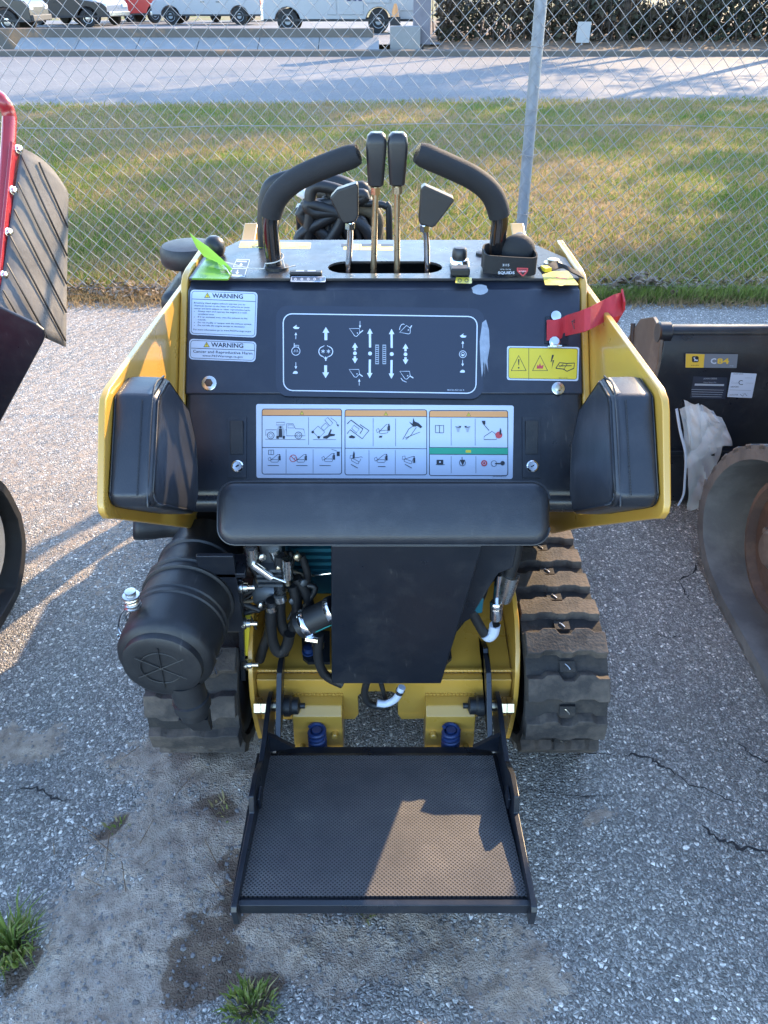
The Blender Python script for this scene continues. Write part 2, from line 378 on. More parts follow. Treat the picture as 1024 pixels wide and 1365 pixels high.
stone = mixc(N, L, 1.0, stone, ramp(N, L, n3.outputs['Fac'], [(.3, .7), (.7, 1.3)]), 'MULTIPLY')
thr = maths(N, L, 'ADD', .05, maths(N, L, 'MULTIPLY', sep.outputs['Blue'], .30))
edge = ramp(N, L, maths(N, L, 'SUBTRACT', v1e.outputs['Distance'], thr), [(.0, 0), (.05, 1)])
bind = mixc(N, L, n3.outputs['Fac'], (.10, .097, .092), (.20, .19, .178))
sep2 = N.new('ShaderNodeSeparateColor'); L.new(v2.outputs['Color'], sep2.inputs['Color'])
fine = ramp(N, L, sep2.outputs['Green'], [(0, (.06, .06, .06)), (.5, (.14, .138, .136)), (.8, (.28, .275, .27)), (1, (.46, .46, .46))])
bind2 = mixc(N, L, .7, bind, fine)
agg = mixc(N, L, edge, bind2, stone)
tone = ramp(N, L, n1.outputs['Fac'], [(.3, (1.25, 1.19, 1.11)), (.5, (1.6, 1.51, 1.40)), (.7, (1.9, 1.78, 1.64))]); agg = mixc(N, L, 1.0, agg, tone, 'MULTIPLY')
dust = ramp(N, L, n2.outputs['Fac'], [(.48, 0), (.72, .45)]); agg = mixc(N, L, dust, agg, (.20, .185, .175))
at = N.new('ShaderNodeAttribute'); at.attribute_name = 'dirt'
sepa = N.new('ShaderNodeSeparateColor'); L.new(at.outputs['Color'], sepa.inputs['Color'])
n4 = N_(N, 'ShaderNodeTexNoise', Scale=28.0, Detail=10.0, Roughness=.7); L.new(co, n4.inputs['Vector'])
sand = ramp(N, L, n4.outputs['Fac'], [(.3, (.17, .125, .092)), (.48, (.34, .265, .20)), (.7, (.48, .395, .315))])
soil = ramp(N, L, n4.outputs['Fac'], [(.3, (.08, .052, .034)), (.6, (.17, .115, .077)), (.8, (.26, .19, .135))])
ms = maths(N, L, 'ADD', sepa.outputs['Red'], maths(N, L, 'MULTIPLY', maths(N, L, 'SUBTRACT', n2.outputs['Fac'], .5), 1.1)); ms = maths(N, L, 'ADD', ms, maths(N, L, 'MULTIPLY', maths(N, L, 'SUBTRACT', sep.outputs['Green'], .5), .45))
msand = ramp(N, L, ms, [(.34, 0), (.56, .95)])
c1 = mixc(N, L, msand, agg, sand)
md = maths(N, L, 'ADD', sepa.outputs['Green'], maths(N, L, 'MULTIPLY', maths(N, L, 'SUBTRACT', n4.outputs['Fac'], .5), 1.6))
mdirt = ramp(N, L, md, [(.4, 0), (.6, .95)])
c2 = mixc(N, L, mdirt, c1, soil)
L.new(c2, bs.inputs['Base Color']); bs.inputs['Roughness'].default_value = .82; bs.inputs['Specular IOR Level'].default_value = .35
hgt = maths(N, L, 'MULTIPLY', maths(N, L, 'MULTIPLY', v1e.outputs['Distance'], 2.2), maths(N, L, 'SUBTRACT', 1.0, maths(N, L, 'MULTIPLY', msand, .8))); hgt = maths(N, L, 'ADD', hgt, maths(N, L, 'MULTIPLY', n4.outputs['Fac'], .9)); hgt = maths(N, L, 'ADD', hgt, maths(N, L, 'MULTIPLY', v2.outputs['Distance'], .4))
bp = N_(N, 'ShaderNodeBump', Strength=.85, Distance=.008); L.new(hgt, bp.inputs['Height']); L.new(bp.outputs['Normal'], bs.inputs['Normal'])

m, N, L, bs = nodes('mat_rubber')                       # dimpled step mat
tc = N.new('ShaderNodeTexCoord'); mp = N_(N, 'ShaderNodeMapping'); mp.inputs['Rotation'].default_value = (0, 0, R(45)); L.new(tc.outputs['Object'], mp.inputs['Vector'])
vv = N_(N, 'ShaderNodeTexVoronoi', Scale=165.0, Randomness=0.0); L.new(mp.outputs['Vector'], vv.inputs['Vector']); vv.voronoi_dimensions = '2D'
n1 = N_(N, 'ShaderNodeTexNoise', Scale=7.0, Detail=8.0, Roughness=.65); L.new(tc.outputs['Object'], n1.inputs['Vector'])
base = ramp(N, L, n1.outputs['Fac'], [(.35, (.075, .073, .075)), (.55, (.11, .103, .10)), (.75, (.19, .17, .15))])
pit = ramp(N, L, vv.outputs['Distance'], [(.22, 0), (.36, 1)]); base = mixc(N, L, pit, (.018, .018, .019), base)
L.new(base, bs.inputs['Base Color']); bs.inputs['Roughness'].default_value = .75
bp = N_(N, 'ShaderNodeBump', Strength=.8, Distance=.003); L.new(pit, bp.inputs['Height']); L.new(bp.outputs['Normal'], bs.inputs['Normal'])

m, N, L, bs = nodes('road_asphalt')
tc = N.new('ShaderNodeTexCoord'); co = tc.outputs['Object']
n1 = N_(N, 'ShaderNodeTexNoise', Scale=.35, Detail=8.0, Roughness=.6); L.new(co, n1.inputs['Vector']); n2 = N_(N, 'ShaderNodeTexNoise', Scale=25.0, Detail=5.0); L.new(co, n2.inputs['Vector'])
c = ramp(N, L, n1.outputs['Fac'], [(.3, (.105, .105, .11)), (.7, (.155, .15, .15))]); c = mixc(N, L, 1.0, c, ramp(N, L, n2.outputs['Fac'], [(.3, .75), (.7, 1.25)]), 'MULTIPLY'); L.new(c, bs.inputs['Base Color']); bs.inputs['Roughness'].default_value = .85
bp = N_(N, 'ShaderNodeBump', Strength=.5, Distance=.01); L.new(n2.outputs['Fac'], bp.inputs['Height']); L.new(bp.outputs['Normal'], bs.inputs['Normal'])

def lawn_mat(name, blade):
    m, N, L, bs = nodes(name); tc = N.new('ShaderNodeTexCoord'); co = tc.outputs['Object']
    n1 = N_(N, 'ShaderNodeTexNoise', Scale=.42, Detail=7.0, Roughness=.68); L.new(co, n1.inputs['Vector']); n2 = N_(N, 'ShaderNodeTexNoise', Scale=14.0, Detail=6.0, Roughness=.7); L.new(co, n2.inputs['Vector'])
    mx = maths(N, L, 'ADD', maths(N, L, 'MULTIPLY', n1.outputs['Fac'], .85), maths(N, L, 'MULTIPLY', n2.outputs['Fac'], .3))
    if blade:
        at = N.new('ShaderNodeAttribute'); at.attribute_name = 'tint'; mx = maths(N, L, 'ADD', mx, maths(N, L, 'MULTIPLY', maths(N, L, 'SUBTRACT', at.outputs['Fac'], .5), .38))
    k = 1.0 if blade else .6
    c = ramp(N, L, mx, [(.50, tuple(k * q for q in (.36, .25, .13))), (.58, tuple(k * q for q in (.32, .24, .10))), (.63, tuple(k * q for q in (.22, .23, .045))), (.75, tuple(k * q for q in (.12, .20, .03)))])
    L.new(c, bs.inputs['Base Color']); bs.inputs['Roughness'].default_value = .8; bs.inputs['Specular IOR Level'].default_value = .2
    if not blade:
        bp = N_(N, 'ShaderNodeBump', Strength=.8, Distance=.03); L.new(n2.outputs['Fac'], bp.inputs['Height']); L.new(bp.outputs['Normal'], bs.inputs['Normal'])
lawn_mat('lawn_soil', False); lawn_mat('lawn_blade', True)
def leafy(name, k):                                    # thin leaves let light through
    nt = MATS[name].node_tree; N = nt.nodes; L = nt.links; bs = N['Principled BSDF']; out = N['Material Output']
    tr = N.new('ShaderNodeBsdfTranslucent'); mx = N.new('ShaderNodeMixShader'); mx.inputs[0].default_value = k
    src = bs.inputs['Base Color'].links[0].from_socket; L.new(src, tr.inputs['Color']); L.new(bs.outputs[0], mx.inputs[1]); L.new(tr.outputs[0], mx.inputs[2]); L.new(mx.outputs[0], out.inputs['Surface'])
leafy('lawn_blade', .5)
m, N, L, bs = nodes('fresh_grass'); at = N.new('ShaderNodeAttribute'); at.attribute_name = 'tint'
L.new(ramp(N, L, at.outputs['Fac'], [(0, (.11, .16, .025)), (.5, (.19, .25, .045)), (.75, (.27, .28, .08)), (1, (.36, .30, .15))]), bs.inputs['Base Color']); bs.inputs['Roughness'].default_value = .6; leafy('fresh_grass', .45)

mat('leaf_ground', (.17, .105, .06), .9, var=.5, vscale=6, bump=.8, bscale=10, col2=(.08, .055, .035), mix_scale=2.5)
# ================================================================== ground sheets
def grid_sheet(name, xs, ys, zf, matn, attr=None):
    nx, ny = len(xs), len(ys); X, Y = np.meshgrid(xs, ys); X = X.ravel(); Y = Y.ravel()
    Z = np.array([zf(x, y) for x, y in zip(X, Y)])
    me = bpy.data.meshes.new(name); me.vertices.add(nx * ny); me.vertices.foreach_set('co', np.stack([X, Y, Z], 1).ravel())
    i = np.arange((nx - 1) * (ny - 1)); a = (i // (nx - 1)) * nx + i % (nx - 1); F = np.stack([a, a + 1, a + nx + 1, a + nx], 1)
    me.loops.add(F.size); me.loops.foreach_set('vertex_index', F.ravel()); me.polygons.add(len(F)); me.polygons.foreach_set('loop_start', np.arange(len(F)) * 4); me.polygons.foreach_set('use_smooth', np.ones(len(F), bool)); me.update()
    if attr:
        ca = me.color_attributes.new('dirt', 'FLOAT_COLOR', 'POINT'); cols = np.array([attr(x, y) for x, y in zip(X, Y)]); ca.data.foreach_set('color', cols.ravel())
    me.materials.append(MATS[matn]); o = bpy.data.objects.new(name, me); COL.objects.link(o); return tag(o, kind='structure')
def spaced(lo, hi, d0, d1, step, coarse):
    mid = np.arange(d0, d1 + 1e-6, step); L_ = [d0]; g = step
    while L_[-1] > lo: g = min(g * 1.35, coarse); L_.append(L_[-1] - g)
    H_ = [d1]; g = step
    while H_[-1] < hi: g = min(g * 1.35, coarse); H_.append(H_[-1] + g)
    return np.concatenate([np.array(L_[1:][::-1]), mid, np.array(H_[1:])])
def blob(x, y, cx, cy, rx, ry): return max(0, 1.15 - ((x - cx) / rx) ** 2 - ((y - cy) / ry) ** 2)
def pxz(x, y): q = P(x, y, Z=0); return q.x, q.y
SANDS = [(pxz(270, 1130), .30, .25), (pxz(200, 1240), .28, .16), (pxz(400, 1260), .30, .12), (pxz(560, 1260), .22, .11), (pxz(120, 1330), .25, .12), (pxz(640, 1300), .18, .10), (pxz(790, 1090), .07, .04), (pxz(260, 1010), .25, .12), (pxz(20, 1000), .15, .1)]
SOILS = [(pxz(265, 1285), .13, .065), (pxz(290, 1225), .08, .05), (pxz(150, 1100), .04, .03), (pxz(300, 1180), .06, .09), (pxz(25, 1265), .06, .08), (pxz(285, 1075), .08, .06), (pxz(340, 1340), .08, .05)]
def warp(x, y): return x + .07 * noise.noise((x * 7, y * 7, 11)) + .03 * noise.noise((x * 22, y * 22, 4)), y + .07 * noise.noise((x * 7, y * 7, 31)) + .03 * noise.noise((x * 22, y * 22, 14))
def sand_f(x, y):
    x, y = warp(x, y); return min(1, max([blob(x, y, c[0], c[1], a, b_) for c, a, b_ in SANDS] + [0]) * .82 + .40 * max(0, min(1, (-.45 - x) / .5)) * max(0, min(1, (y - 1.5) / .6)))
def soil_f(x, y):
    y0 = y; x, y = warp(x, y); return min(1, max([blob(x, y, c[0], c[1], a, b_) for c, a, b_ in SOILS] + [0]) * .85 + max(0, min(.6, (y0 - 4.35) * 1.1)))
def yard_z(x, y):
    z = .006 * noise.noise((x * .7, y * .7, 0))
    if -2.2 < x < 2.2 and 0 < y < 3.2:
        s_ = sand_f(x, y); z += .0035 * noise.noise((x * 6, y * 6, 2)) + s_ * (.014 * noise.noise((x * 9, y * 9, 5)) + .012 * noise.noise((x * 24, y * 24, 1))) + soil_f(x, y) * (-.010 + .008 * noise.noise((x * 40, y * 40, 3)))
    return z - .004
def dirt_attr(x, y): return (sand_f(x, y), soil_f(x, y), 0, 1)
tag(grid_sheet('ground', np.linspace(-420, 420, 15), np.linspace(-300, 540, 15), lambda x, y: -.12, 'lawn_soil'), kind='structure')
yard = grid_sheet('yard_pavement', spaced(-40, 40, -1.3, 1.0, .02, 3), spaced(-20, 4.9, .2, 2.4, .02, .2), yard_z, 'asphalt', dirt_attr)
FY = 4.85                                              # fence line
def lawn_z(x, y): return .012 + max(0, min(1, (y - 12.5) / 2)) * .045 + .03 * noise.noise((x * .3, y * .3, 4)) * min(1, (y - 4.6)) + .012 * noise.noise((x * 2.2, y * 2.2, 8))
def road_edge(x): return 14.45 + .06 * x + .05 * math.sin(x * 1.7)
xs = np.linspace(-40, 40, 161)
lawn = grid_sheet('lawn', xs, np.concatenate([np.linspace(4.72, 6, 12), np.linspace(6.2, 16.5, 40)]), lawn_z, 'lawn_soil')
me = lawn.data; vco = np.empty(len(me.vertices) * 3); me.vertices.foreach_get('co', vco); vco = vco.reshape(-1, 3)
for q in vco:
    if q[1] > road_edge(q[0]): q[1] = road_edge(q[0]) + .02 * math.sin(q[0] * 9)
    if q[1] > road_edge(q[0]) - .25: q[2] = .034
me.vertices.foreach_set('co', vco.ravel()); me.update()
road = grid_sheet('road', np.linspace(-120, 120, 121), np.linspace(0, 1, 9), lambda x, y: 0, 'road_asphalt')
me = road.data; vco = np.empty(len(me.vertices) * 3); me.vertices.foreach_get('co', vco); vco = vco.reshape(-1, 3)
for q in vco: q[1] = road_edge(q[0]) - .3 + q[1] * (24.95 + .3 - road_edge(q[0])); q[2] = .03
me.vertices.foreach_set('co', vco.ravel()); me.update()
b = B(); b.prism([(24.9, -.1), (24.9, .16), (25.05, .19), (25.1, .19), (25.1, -.1)], -120, 120); tag(b.obj('kerb', 'concrete_dark', None, .02), kind='structure')

# far side: sloped concrete apron, retaining wall, raised lot, leaf bank
ax0, ax1 = P(20, 75, Y=25.1).x, P(506, 75, Y=25.1).x
b = B(); segs = 6
for i in range(segs):
    x0 = ax0 + (ax1 - ax0) * i / segs; x1 = ax0 + (ax1 - ax0) * (i + 1) / segs - .02
    b.add([(x0, 25.1, .17), (x1, 25.1, .17), (x1, 25.85, .44), (x0, 25.85, .44), (x0, 25.1, 0), (x1, 25.1, 0), (x1, 25.85, 0), (x0, 25.85, 0)], [(0, 1, 2, 3), (4, 7, 6, 5), (0, 4, 5, 1), (1, 5, 6, 2), (2, 6, 7, 3), (3, 7, 4, 0)], False)
tag(b.obj('concrete_apron', 'concrete', None), kind='structure')
b = B(); wx1 = P(498, 50, Y=25.9).x
b.box(-60, wx1, 25.86, 26.12, -.1, .665); tag(b.obj('retaining_wall', 'concrete_dark', None, .03), 'low stained concrete retaining wall along the far side of the road', 'wall')
b = B(); gx0, gx1 = P(520, 50, Y=25.9).x, P(556, 50, Y=25.9).x
b.box(gx0, gx1 + .1, 25.9, 26.15, -.1, .72); tag(b.obj('retaining_wall', 'concrete', None, .03), 'short pale concrete wall block beside the grey pillar', 'wall')
b = B(); px0, px1 = P(551, 30, Y=26.3).x, P(574, 30, Y=26.3).x; b.box(px0, px1, 26.2, 26.7, -.1, 2.6); b.box(px0 - .06, px1 + .06, 26.14, 26.76, 2.6, 2.72); tag(b.obj('pillar', 'brick_grey', None, .02), 'square grey masonry pillar at the end of the retaining wall', 'pillar')
lot = grid_sheet('parking_lot', np.linspace(-120, wx1 + 2.0, 40), np.linspace(26.0, 110, 20), lambda x, y: .26 - .012 * (y - 26), 'road_asphalt')
bank = grid_sheet('leaf_bank', np.linspace(px0 + .3, 80, 120), np.linspace(25.08, 34, 24), lambda x, y: .15 + .05 * (y - 25) + .06 * noise.noise((x, y, 1)), 'leaf_ground')
# ================================================================== scattered stuff (one object each)
def soup(name, co, faces_n, matn, tint=None, smooth=False):
    k = len(co) // faces_n; me = bpy.data.meshes.new(name); me.vertices.add(len(co)); me.vertices.foreach_set('co', np.ascontiguousarray(co, dtype=np.float32).ravel())
    me.loops.add(len(co)); me.loops.foreach_set('vertex_index', np.arange(len(co))); me.polygons.add(k); me.polygons.foreach_set('loop_start', np.arange(k) * faces_n); me.update()
    if tint is not None: a = me.attributes.new('tint', 'FLOAT', 'POINT'); a.data.foreach_set('value', np.repeat(tint, faces_n).astype(np.float32))
    me.materials.append(MATS[matn]); o = bpy.data.objects.new(name, me); COL.objects.link(o); return o
def blades(n, xf, h, wd, lean, zf):
    x, y = xf(n); a = np.random.rand(n) * 2 * np.pi; hh = h * (.4 + .9 * np.random.rand(n)); ww = wd * (.6 + .8 * np.random.rand(n))
    la = np.random.rand(n) * 2 * np.pi; ll = lean * hh * np.random.rand(n) * 1.6; z = zf(x, y)
    b0 = np.stack([x - ww * np.cos(a), y - ww * np.sin(a), z - .004], 1); b1 = np.stack([x + ww * np.cos(a), y + ww * np.sin(a), z - .004], 1); t = np.stack([x + ll * np.cos(la), y + ll * np.sin(la), z + hh], 1)
    return np.stack([b0, b1, t], 1).reshape(-1, 3)
def lawn_xy(n):
    y = 4.9 + (15.6 - 4.9) * np.random.rand(n) ** 1.25; x = (np.random.rand(n) * 2 - 1) * (.75 * y + 1.2); return x, y
lz = np.vectorize(lambda x, y: lawn_z(x, y))
def lawn_zz(x, y): return lz(x, y)
n = 230000
co = blades(n, lawn_xy, .055, .0055, 1.2, lawn_zz); keep = co.reshape(-1, 3, 3)[:, 0, 1] < (14.5 + .06 * co.reshape(-1, 3, 3)[:, 0, 0]); co = co.reshape(-1, 3, 3)[keep].reshape(-1, 3)
tag(soup('lawn_grass', co, 3, 'lawn_blade', np.random.rand(len(co) // 3)), 'short winter lawn of mixed green and straw blades beyond the fence', 'grass', kind='stuff')
def strip_xy(x0, x1, y0, y1):
    def f(n): return x0 + (x1 - x0) * np.random.rand(n), y0 + (y1 - y0) * (np.random.rand(n) + np.random.rand(n)) / 2
    return f
co = blades(9000, strip_xy(1.0, 3.3, 4.66, 4.86), .075, .004, .7, lambda x, y: 0 * x); keep = np.repeat(np.random.rand(9000) > .0, 3)
tag(soup('verge_grass', co, 3, 'fresh_grass', np.random.rand(9000) ** 1.5 * .9), 'strip of bright green grass along the foot of the fence', 'grass', kind='stuff')
co = blades(16000, strip_xy(-3.6, 3.4, 4.55, 5.0), .05, .0035, 1.4, lambda x, y: 0 * x)
tag(soup('straw_verge', co, 3, 'lawn_blade', np.random.rand(16000) * .35), 'dry straw-coloured grass fringe under the fence', 'grass', kind='stuff')
def clump(name, px, py, n, h, rad, label, tb=0.):
    c = P(px, py, Z=0); V = []; T = []
    for i in range(n):
        a = random.random() * 6.283; r0 = rad * random.random() ** .7; q = Vector((c.x + r0 * math.cos(a), c.y + r0 * math.sin(a), -.01)); ht = h * random.uniform(.45, 1.1); out = Vector((math.cos(a + random.uniform(-.8, .8)), math.sin(a + random.uniform(-.8, .8)), 0)) * ht * random.uniform(.2, 1.0)
        sd_ = Vector((-math.sin(a), math.cos(a), 0)) * random.uniform(.0016, .0034); t = min(1, random.random() ** 1.1 * 1.0 + tb)
        p1 = q + out * .35 + Vector((0, 0, ht * .6)); p2 = q + out + Vector((0, 0, ht * random.uniform(.55, .9)))
        V += [q - sd_, q + sd_, p1 + sd_ * .8, p1 - sd_ * .8, p1 - sd_ * .8, p1 + sd_ * .8, p2, p2]; T += [t, t]
    tag(soup(name, np.array([tuple(v) for v in V]), 4, 'fresh_grass', np.array(T)), label, 'grass')
clump('grass_tuft', 16, 1262, 190, .085, .048, 'tall bright green grass tuft growing from dirt on the pavement, away from the platform')
clump('grass_tuft', 335, 1345, 150, .04, .05, 'low green grass tuft beside the dark soil patch behind the platform', .1)
clump('grass_tuft', 155, 1100, 16, .022, .03, 'tiny grass sprout in the crack on the stony asphalt', .15)
clump('grass_tuft', 300, 1080, 14, .03, .05, 'sparse straw-coloured sprouts in the sand close to the platform side plate', .45)
clump('grass_tuft', 487, 1217, 14, .03, .015, 'few green blades just behind the platform rear rail', .05)
# loose stones
def stones(n, fxy, smin, smax):
    V = []; g = (1 + 5 ** .5) / 2; base = np.array([(-1, g, 0), (1, g, 0), (-1, -g, 0), (1, -g, 0), (0, -1, g), (0, 1, g), (0, -1, -g), (0, 1, -g), (g, 0, -1), (g, 0, 1), (-g, 0, -1), (-g, 0, 1)]) / 1.9
    F = [(0, 11, 5), (0, 5, 1), (0, 1, 7), (0, 7, 10), (0, 10, 11), (1, 5, 9), (5, 11, 4), (11, 10, 2), (10, 7, 6), (7, 1, 8), (3, 9, 4), (3, 4, 2), (3, 2, 6), (3, 6, 8), (3, 8, 9), (4, 9, 5), (2, 4, 11), (6, 2, 10), (8, 6, 7), (9, 8, 1)]
    for i in range(n):
        x, y = fxy(); s_ = smin + (smax - smin) * random.random() ** 4; a = random.random() * 6.28; ca, sa = math.cos(a), math.sin(a)
        sc = np.array([s_ * random.uniform(.8, 1.4), s_ * random.uniform(.7, 1.1), s_ * random.uniform(.45, .75)]); v = (base + np.random.uniform(-.17, .17, (12, 3))) * sc
        v = np.stack([x + v[:, 0] * ca - v[:, 1] * sa, y + v[:, 0] * sa + v[:, 1] * ca, yard_z(x, y) + s_ * .2 + v[:, 2]], 1)
        for f in F: V += [v[f[0]], v[f[1]], v[f[2]]]
    return np.array(V)
def sand_spot():
    c, a, b_ = random.choice(SANDS[:6] + SANDS[8:9] + SANDS[:3]); return c[0] + random.gauss(0, a * .7), c[1] + random.gauss(0, b_ * .8)
def yard_spot(): y = .3 + 4.2 * random.random() ** 1.4; return random.uniform(-1, 1) * (.75 * y + .7), y
tag(soup('loose_gravel', np.concatenate([stones(3000, sand_spot, .001, .006), stones(1800, yard_spot, .001, .005)]), 3, 'pebble'), 'loose gravel scattered over the sandy patches and asphalt', 'gravel', kind='stuff')
# leaf litter by the fence
def leaves(n, fx, size, zf):
    V = []
    for i in range(n):
        x, y, z = fx(); s_ = size * random.uniform(.5, 1.3); u = Vector((random.gauss(0, 1), random.gauss(0, 1), random.gauss(0, .5))).normalized(); w_ = u.cross(Vector((random.gauss(0, .4), random.gauss(0, .4), 1))).normalized(); c = Vector((x, y, z))
        V += [c - u * s_, c + w_ * s_ * .45 + Vector((0, 0, s_ * .2)), c + u * s_, c - w_ * s_ * .45 + Vector((0, 0, s_ * .15))]
    return np.array([tuple(v) for v in V])
def lf(): x = random.uniform(-3.4, 3.4); return x, 4.85 + random.gauss(0, .07) + (.04 if x > 0 else -.03), random.uniform(0, .045) + .02
def lf2(): x = random.gauss(1.65, .22); return x, 4.86 + random.gauss(0, .05), max(.01, .10 * random.random() * math.exp(-((x - 1.65) / .2) ** 2)) + .02
def lf3(): return random.uniform(-3.5, 4), 4.6 + random.gauss(0, .18), .008
tag(soup('leaf_litter', np.concatenate([leaves(2600, lf, .024, None), leaves(240, lf2, .035, None), leaves(120, lf3, .02, None)]), 4, 'dead_leaf'), 'dry brown leaves and twigs piled along the foot of the fence', 'leaf litter', kind='stuff')
def tw():
    b = B()
    for i in range(60):
        x = random.uniform(-3, 3.4); q = Vector((x, 4.8 + random.gauss(0, .12), .02)); a = random.random() * 6.28; l_ = random.uniform(.05, .25); b.tube([q, q + Vector((math.cos(a) * l_, math.sin(a) * l_ * .5, .02))], .003, 4)
    for i in range(16):
        q = P(random.uniform(60, 320), random.uniform(1020, 1250), Z=.006); a = random.random() * 6.28; l_ = random.uniform(.02, .11); b.tube([q, q + Vector((math.cos(a) * l_, math.sin(a) * l_, .004))], .0012, 4)
    return b
tag(tw().obj('dry_twigs', 'dead_leaf', None), 'thin dry twigs and straw lying on the ground', 'twigs', kind='stuff')
# cracks in the asphalt, laid flush
def crack(px, wd):
    pts = [P(x, y, Z=0) for x, y in px]; sp = []
    for i in range(len(pts) - 1):
        for k in range(6): q = pts[i].lerp(pts[i + 1], k / 6); sp.append(q + Vector((random.gauss(0, .0035), random.gauss(0, .0035), 0)))
    L_, R_ = [], []
    for i, q in enumerate(sp):
        d = (sp[min(i + 1, len(sp) - 1)] - sp[max(0, i - 1)]).normalized(); n_ = Vector((-d.y, d.x, 0)); w_ = wd * random.uniform(.3, 1.1) * min(1, 4 * min(i + 1, len(sp) - i) / len(sp)); z = yard_z(q.x, q.y) + .0012
        L_.append((q.x + n_.x * w_, q.y + n_.y * w_, z)); R_.append((q.x - n_.x * w_, q.y - n_.y * w_, z))
    b = B(); k = len(sp); b.add(L_ + R_, [(i, i + 1, k + i + 1, k + i) for i in range(k - 1)], False); o = b.obj('crack', 'crack', yard); return o
for px, wd in (([(830, 1005), (868, 1012), (884, 1020), (905, 1036)], .004), ([(905, 1036), (945, 1055), (990, 1075)], .002), ([(935, 1098), (960, 1118), (990, 1130), (1040, 1136)], .0045), ([(905, 772), (925, 762), (932, 748)], .004), ([(905, 772), (915, 790), (920, 800)], .003), ([(20, 1052), (52, 1050), (70, 1064), (100, 1066)], .0035), ([(980, 990), (1010, 1012), (1035, 1015)], .003), ([(700, 1050), (760, 1060), (820, 1058)], .0015), ([(870, 845), (890, 850), (910, 846)], .002), ([(760, 1005), (830, 1005)], .002)): crack(px, wd)

# ================================================================== trees and thicket
def tree(name, base, h, r0, label, seed, pine=True, crown_n=900, group=None):
    random.seed(seed); t = thing(name, base, label, 'tree', group); bx_, by_, bz_ = base
    tp = [Vector((bx_ + random.gauss(0, .02) * k * h * .12, by_ + random.gauss(0, .02) * k * h * .12, bz_ + h * k / 7)) for k in range(8)]
    b = B(); b.tube(smooth_path(tp, 3), [r0 * (1.15 - 1.02 * i / 21) for i in range(22)], 10); tips = []
    for i in range(26 if pine else 30):
        k = random.uniform(.45 if pine else .28, .98); q = tp[0].lerp(tp[-1], k); j = min(6, int(k * 7)); q = tp[j].lerp(tp[j + 1], k * 7 - j); a = random.random() * 6.283; l_ = h * (.26 if pine else .32) * (1.15 - k) * random.uniform(.6, 1.3) + .5
        e = q + Vector((math.cos(a) * l_, math.sin(a) * l_, l_ * (random.uniform(-.05, .35) if pine else random.uniform(.4, 1.0)))); mid = q.lerp(e, .5) + Vector((0, 0, l_ * .08))
        b.tube([q, mid, e], [r0 * .28 * (1.2 - k), r0 * .16 * (1.2 - k), .01], 6); tips += [mid, e, q.lerp(e, .75)]
        for z in range(4):
            s0 = q.lerp(e, random.uniform(.3, .95)); e2 = s0 + Vector((random.gauss(0, .5), random.gauss(0, .5), random.uniform(0, .6))) * l_ * .35; b.tube([s0, e2], [.018, .004], 4); tips.append(e2)
    b.obj('trunk', 'bark', t); V = []
    for i in range(crown_n):
        c = random.choice(tips) + Vector((random.gauss(0, .28), random.gauss(0, .28), random.gauss(0, .2))); s_ = random.uniform(.10, .30)
        u = Vector((random.gauss(0, 1), random.gauss(0, 1), random.gauss(0, .6))).normalized(); w_ = u.orthogonal().normalized() * s_ * .45; u = u * s_; V += [c - u, c + w_, c + u, c - w_]
    o = soup('crown', np.array([tuple(v) for v in V]) - np.array(base), 4, 'leaf_pine' if pine else 'dead_leaf'); o.parent = t; return t
TREES = [((12.5, 17.5, .05), 9, .16, True), ((4.6, 28.0, .3), 9, .10, False), ((7.4, 27.6, .25), 12, .15, True), ((10.2, 28.6, .3), 11, .14, False), ((13.6, 27.8, .25), 13, .18, True), ((16.8, 29.0, .3), 11, .16, False), ((20.2, 28.0, .3), 13, .2, True), ((24.5, 29.2, .3), 12, .18, False), ((29, 31, .4), 13, .22, True), ((9.5, 10.6, .02), 8, .12, False), ((11.6, 31.5, .4), 13, .17, True)]
LABS = ['tall pine standing on the lawn short of the road', 'thinnest bare sapling in the thicket, next to the grey pillar', 'slim pine in the front of the thicket, near the grey pillar', 'bare tree in the thicket behind the small white placard', 'pine in the thicket beyond the small white placard', 'bare tree in the middle of the long thicket', 'stout pine in the middle of the long thicket', 'bare tree near the far end of the thicket', 'big pine at the far end of the thicket', 'small bare tree standing on the lawn by the fence', 'pine in the second row behind the thicket']
for i, (bp_, h_, r_, pi_) in enumerate(TREES): tree('pine_tree' if pi_ else 'bare_tree', bp_, h_, r_, LABS[i], 40 + i, pi_, 6500 if pi_ else 700)
random.seed(5)
def thicket():
    b = B()
    for i in range(420):
        x = random.uniform(px1 + .2, 34); y = 27.0 + abs(random.gauss(0, 1.2)); z = .2; h_ = random.uniform(.7, 2.1); q = Vector((x, y, z)); e = q + Vector((random.gauss(0, .25), random.gauss(0, .25), h_)); b.tube([q, q.lerp(e, .5) + Vector((random.gauss(0, .06), 0, 0)), e], [.025, .018, .006], 5)
        for k in range(3): s0 = q.lerp(e, random.uniform(.25, .9)); b.tube([s0, s0 + Vector((random.gauss(0, .3), random.gauss(0, .2), random.uniform(0, .4)))], [.008, .003], 4)
    return b
tk = tag(thicket().obj('thicket_stems', 'twig', None), 'dense brown stems of the thicket behind the leaf bank', 'thicket', kind='stuff')
n = 26000; x = px1 + .3 + (34 - px1) * np.random.rand(n); y = 27.2 + np.abs(np.random.randn(n)) * 1.3; z = .2 + 1.75 * np.random.rand(n) ** .8 * (.75 + .25 * np.sin(x * 1.3) * np.cos(x * .57 + 1))
c = np.stack([x, y, z], 1); u = np.random.randn(n, 3); u /= np.linalg.norm(u, axis=1)[:, None]; w_ = np.cross(u, np.random.randn(n, 3)); w_ /= np.linalg.norm(w_, axis=1)[:, None]; s_ = (.05 + .09 * np.random.rand(n))[:, None]
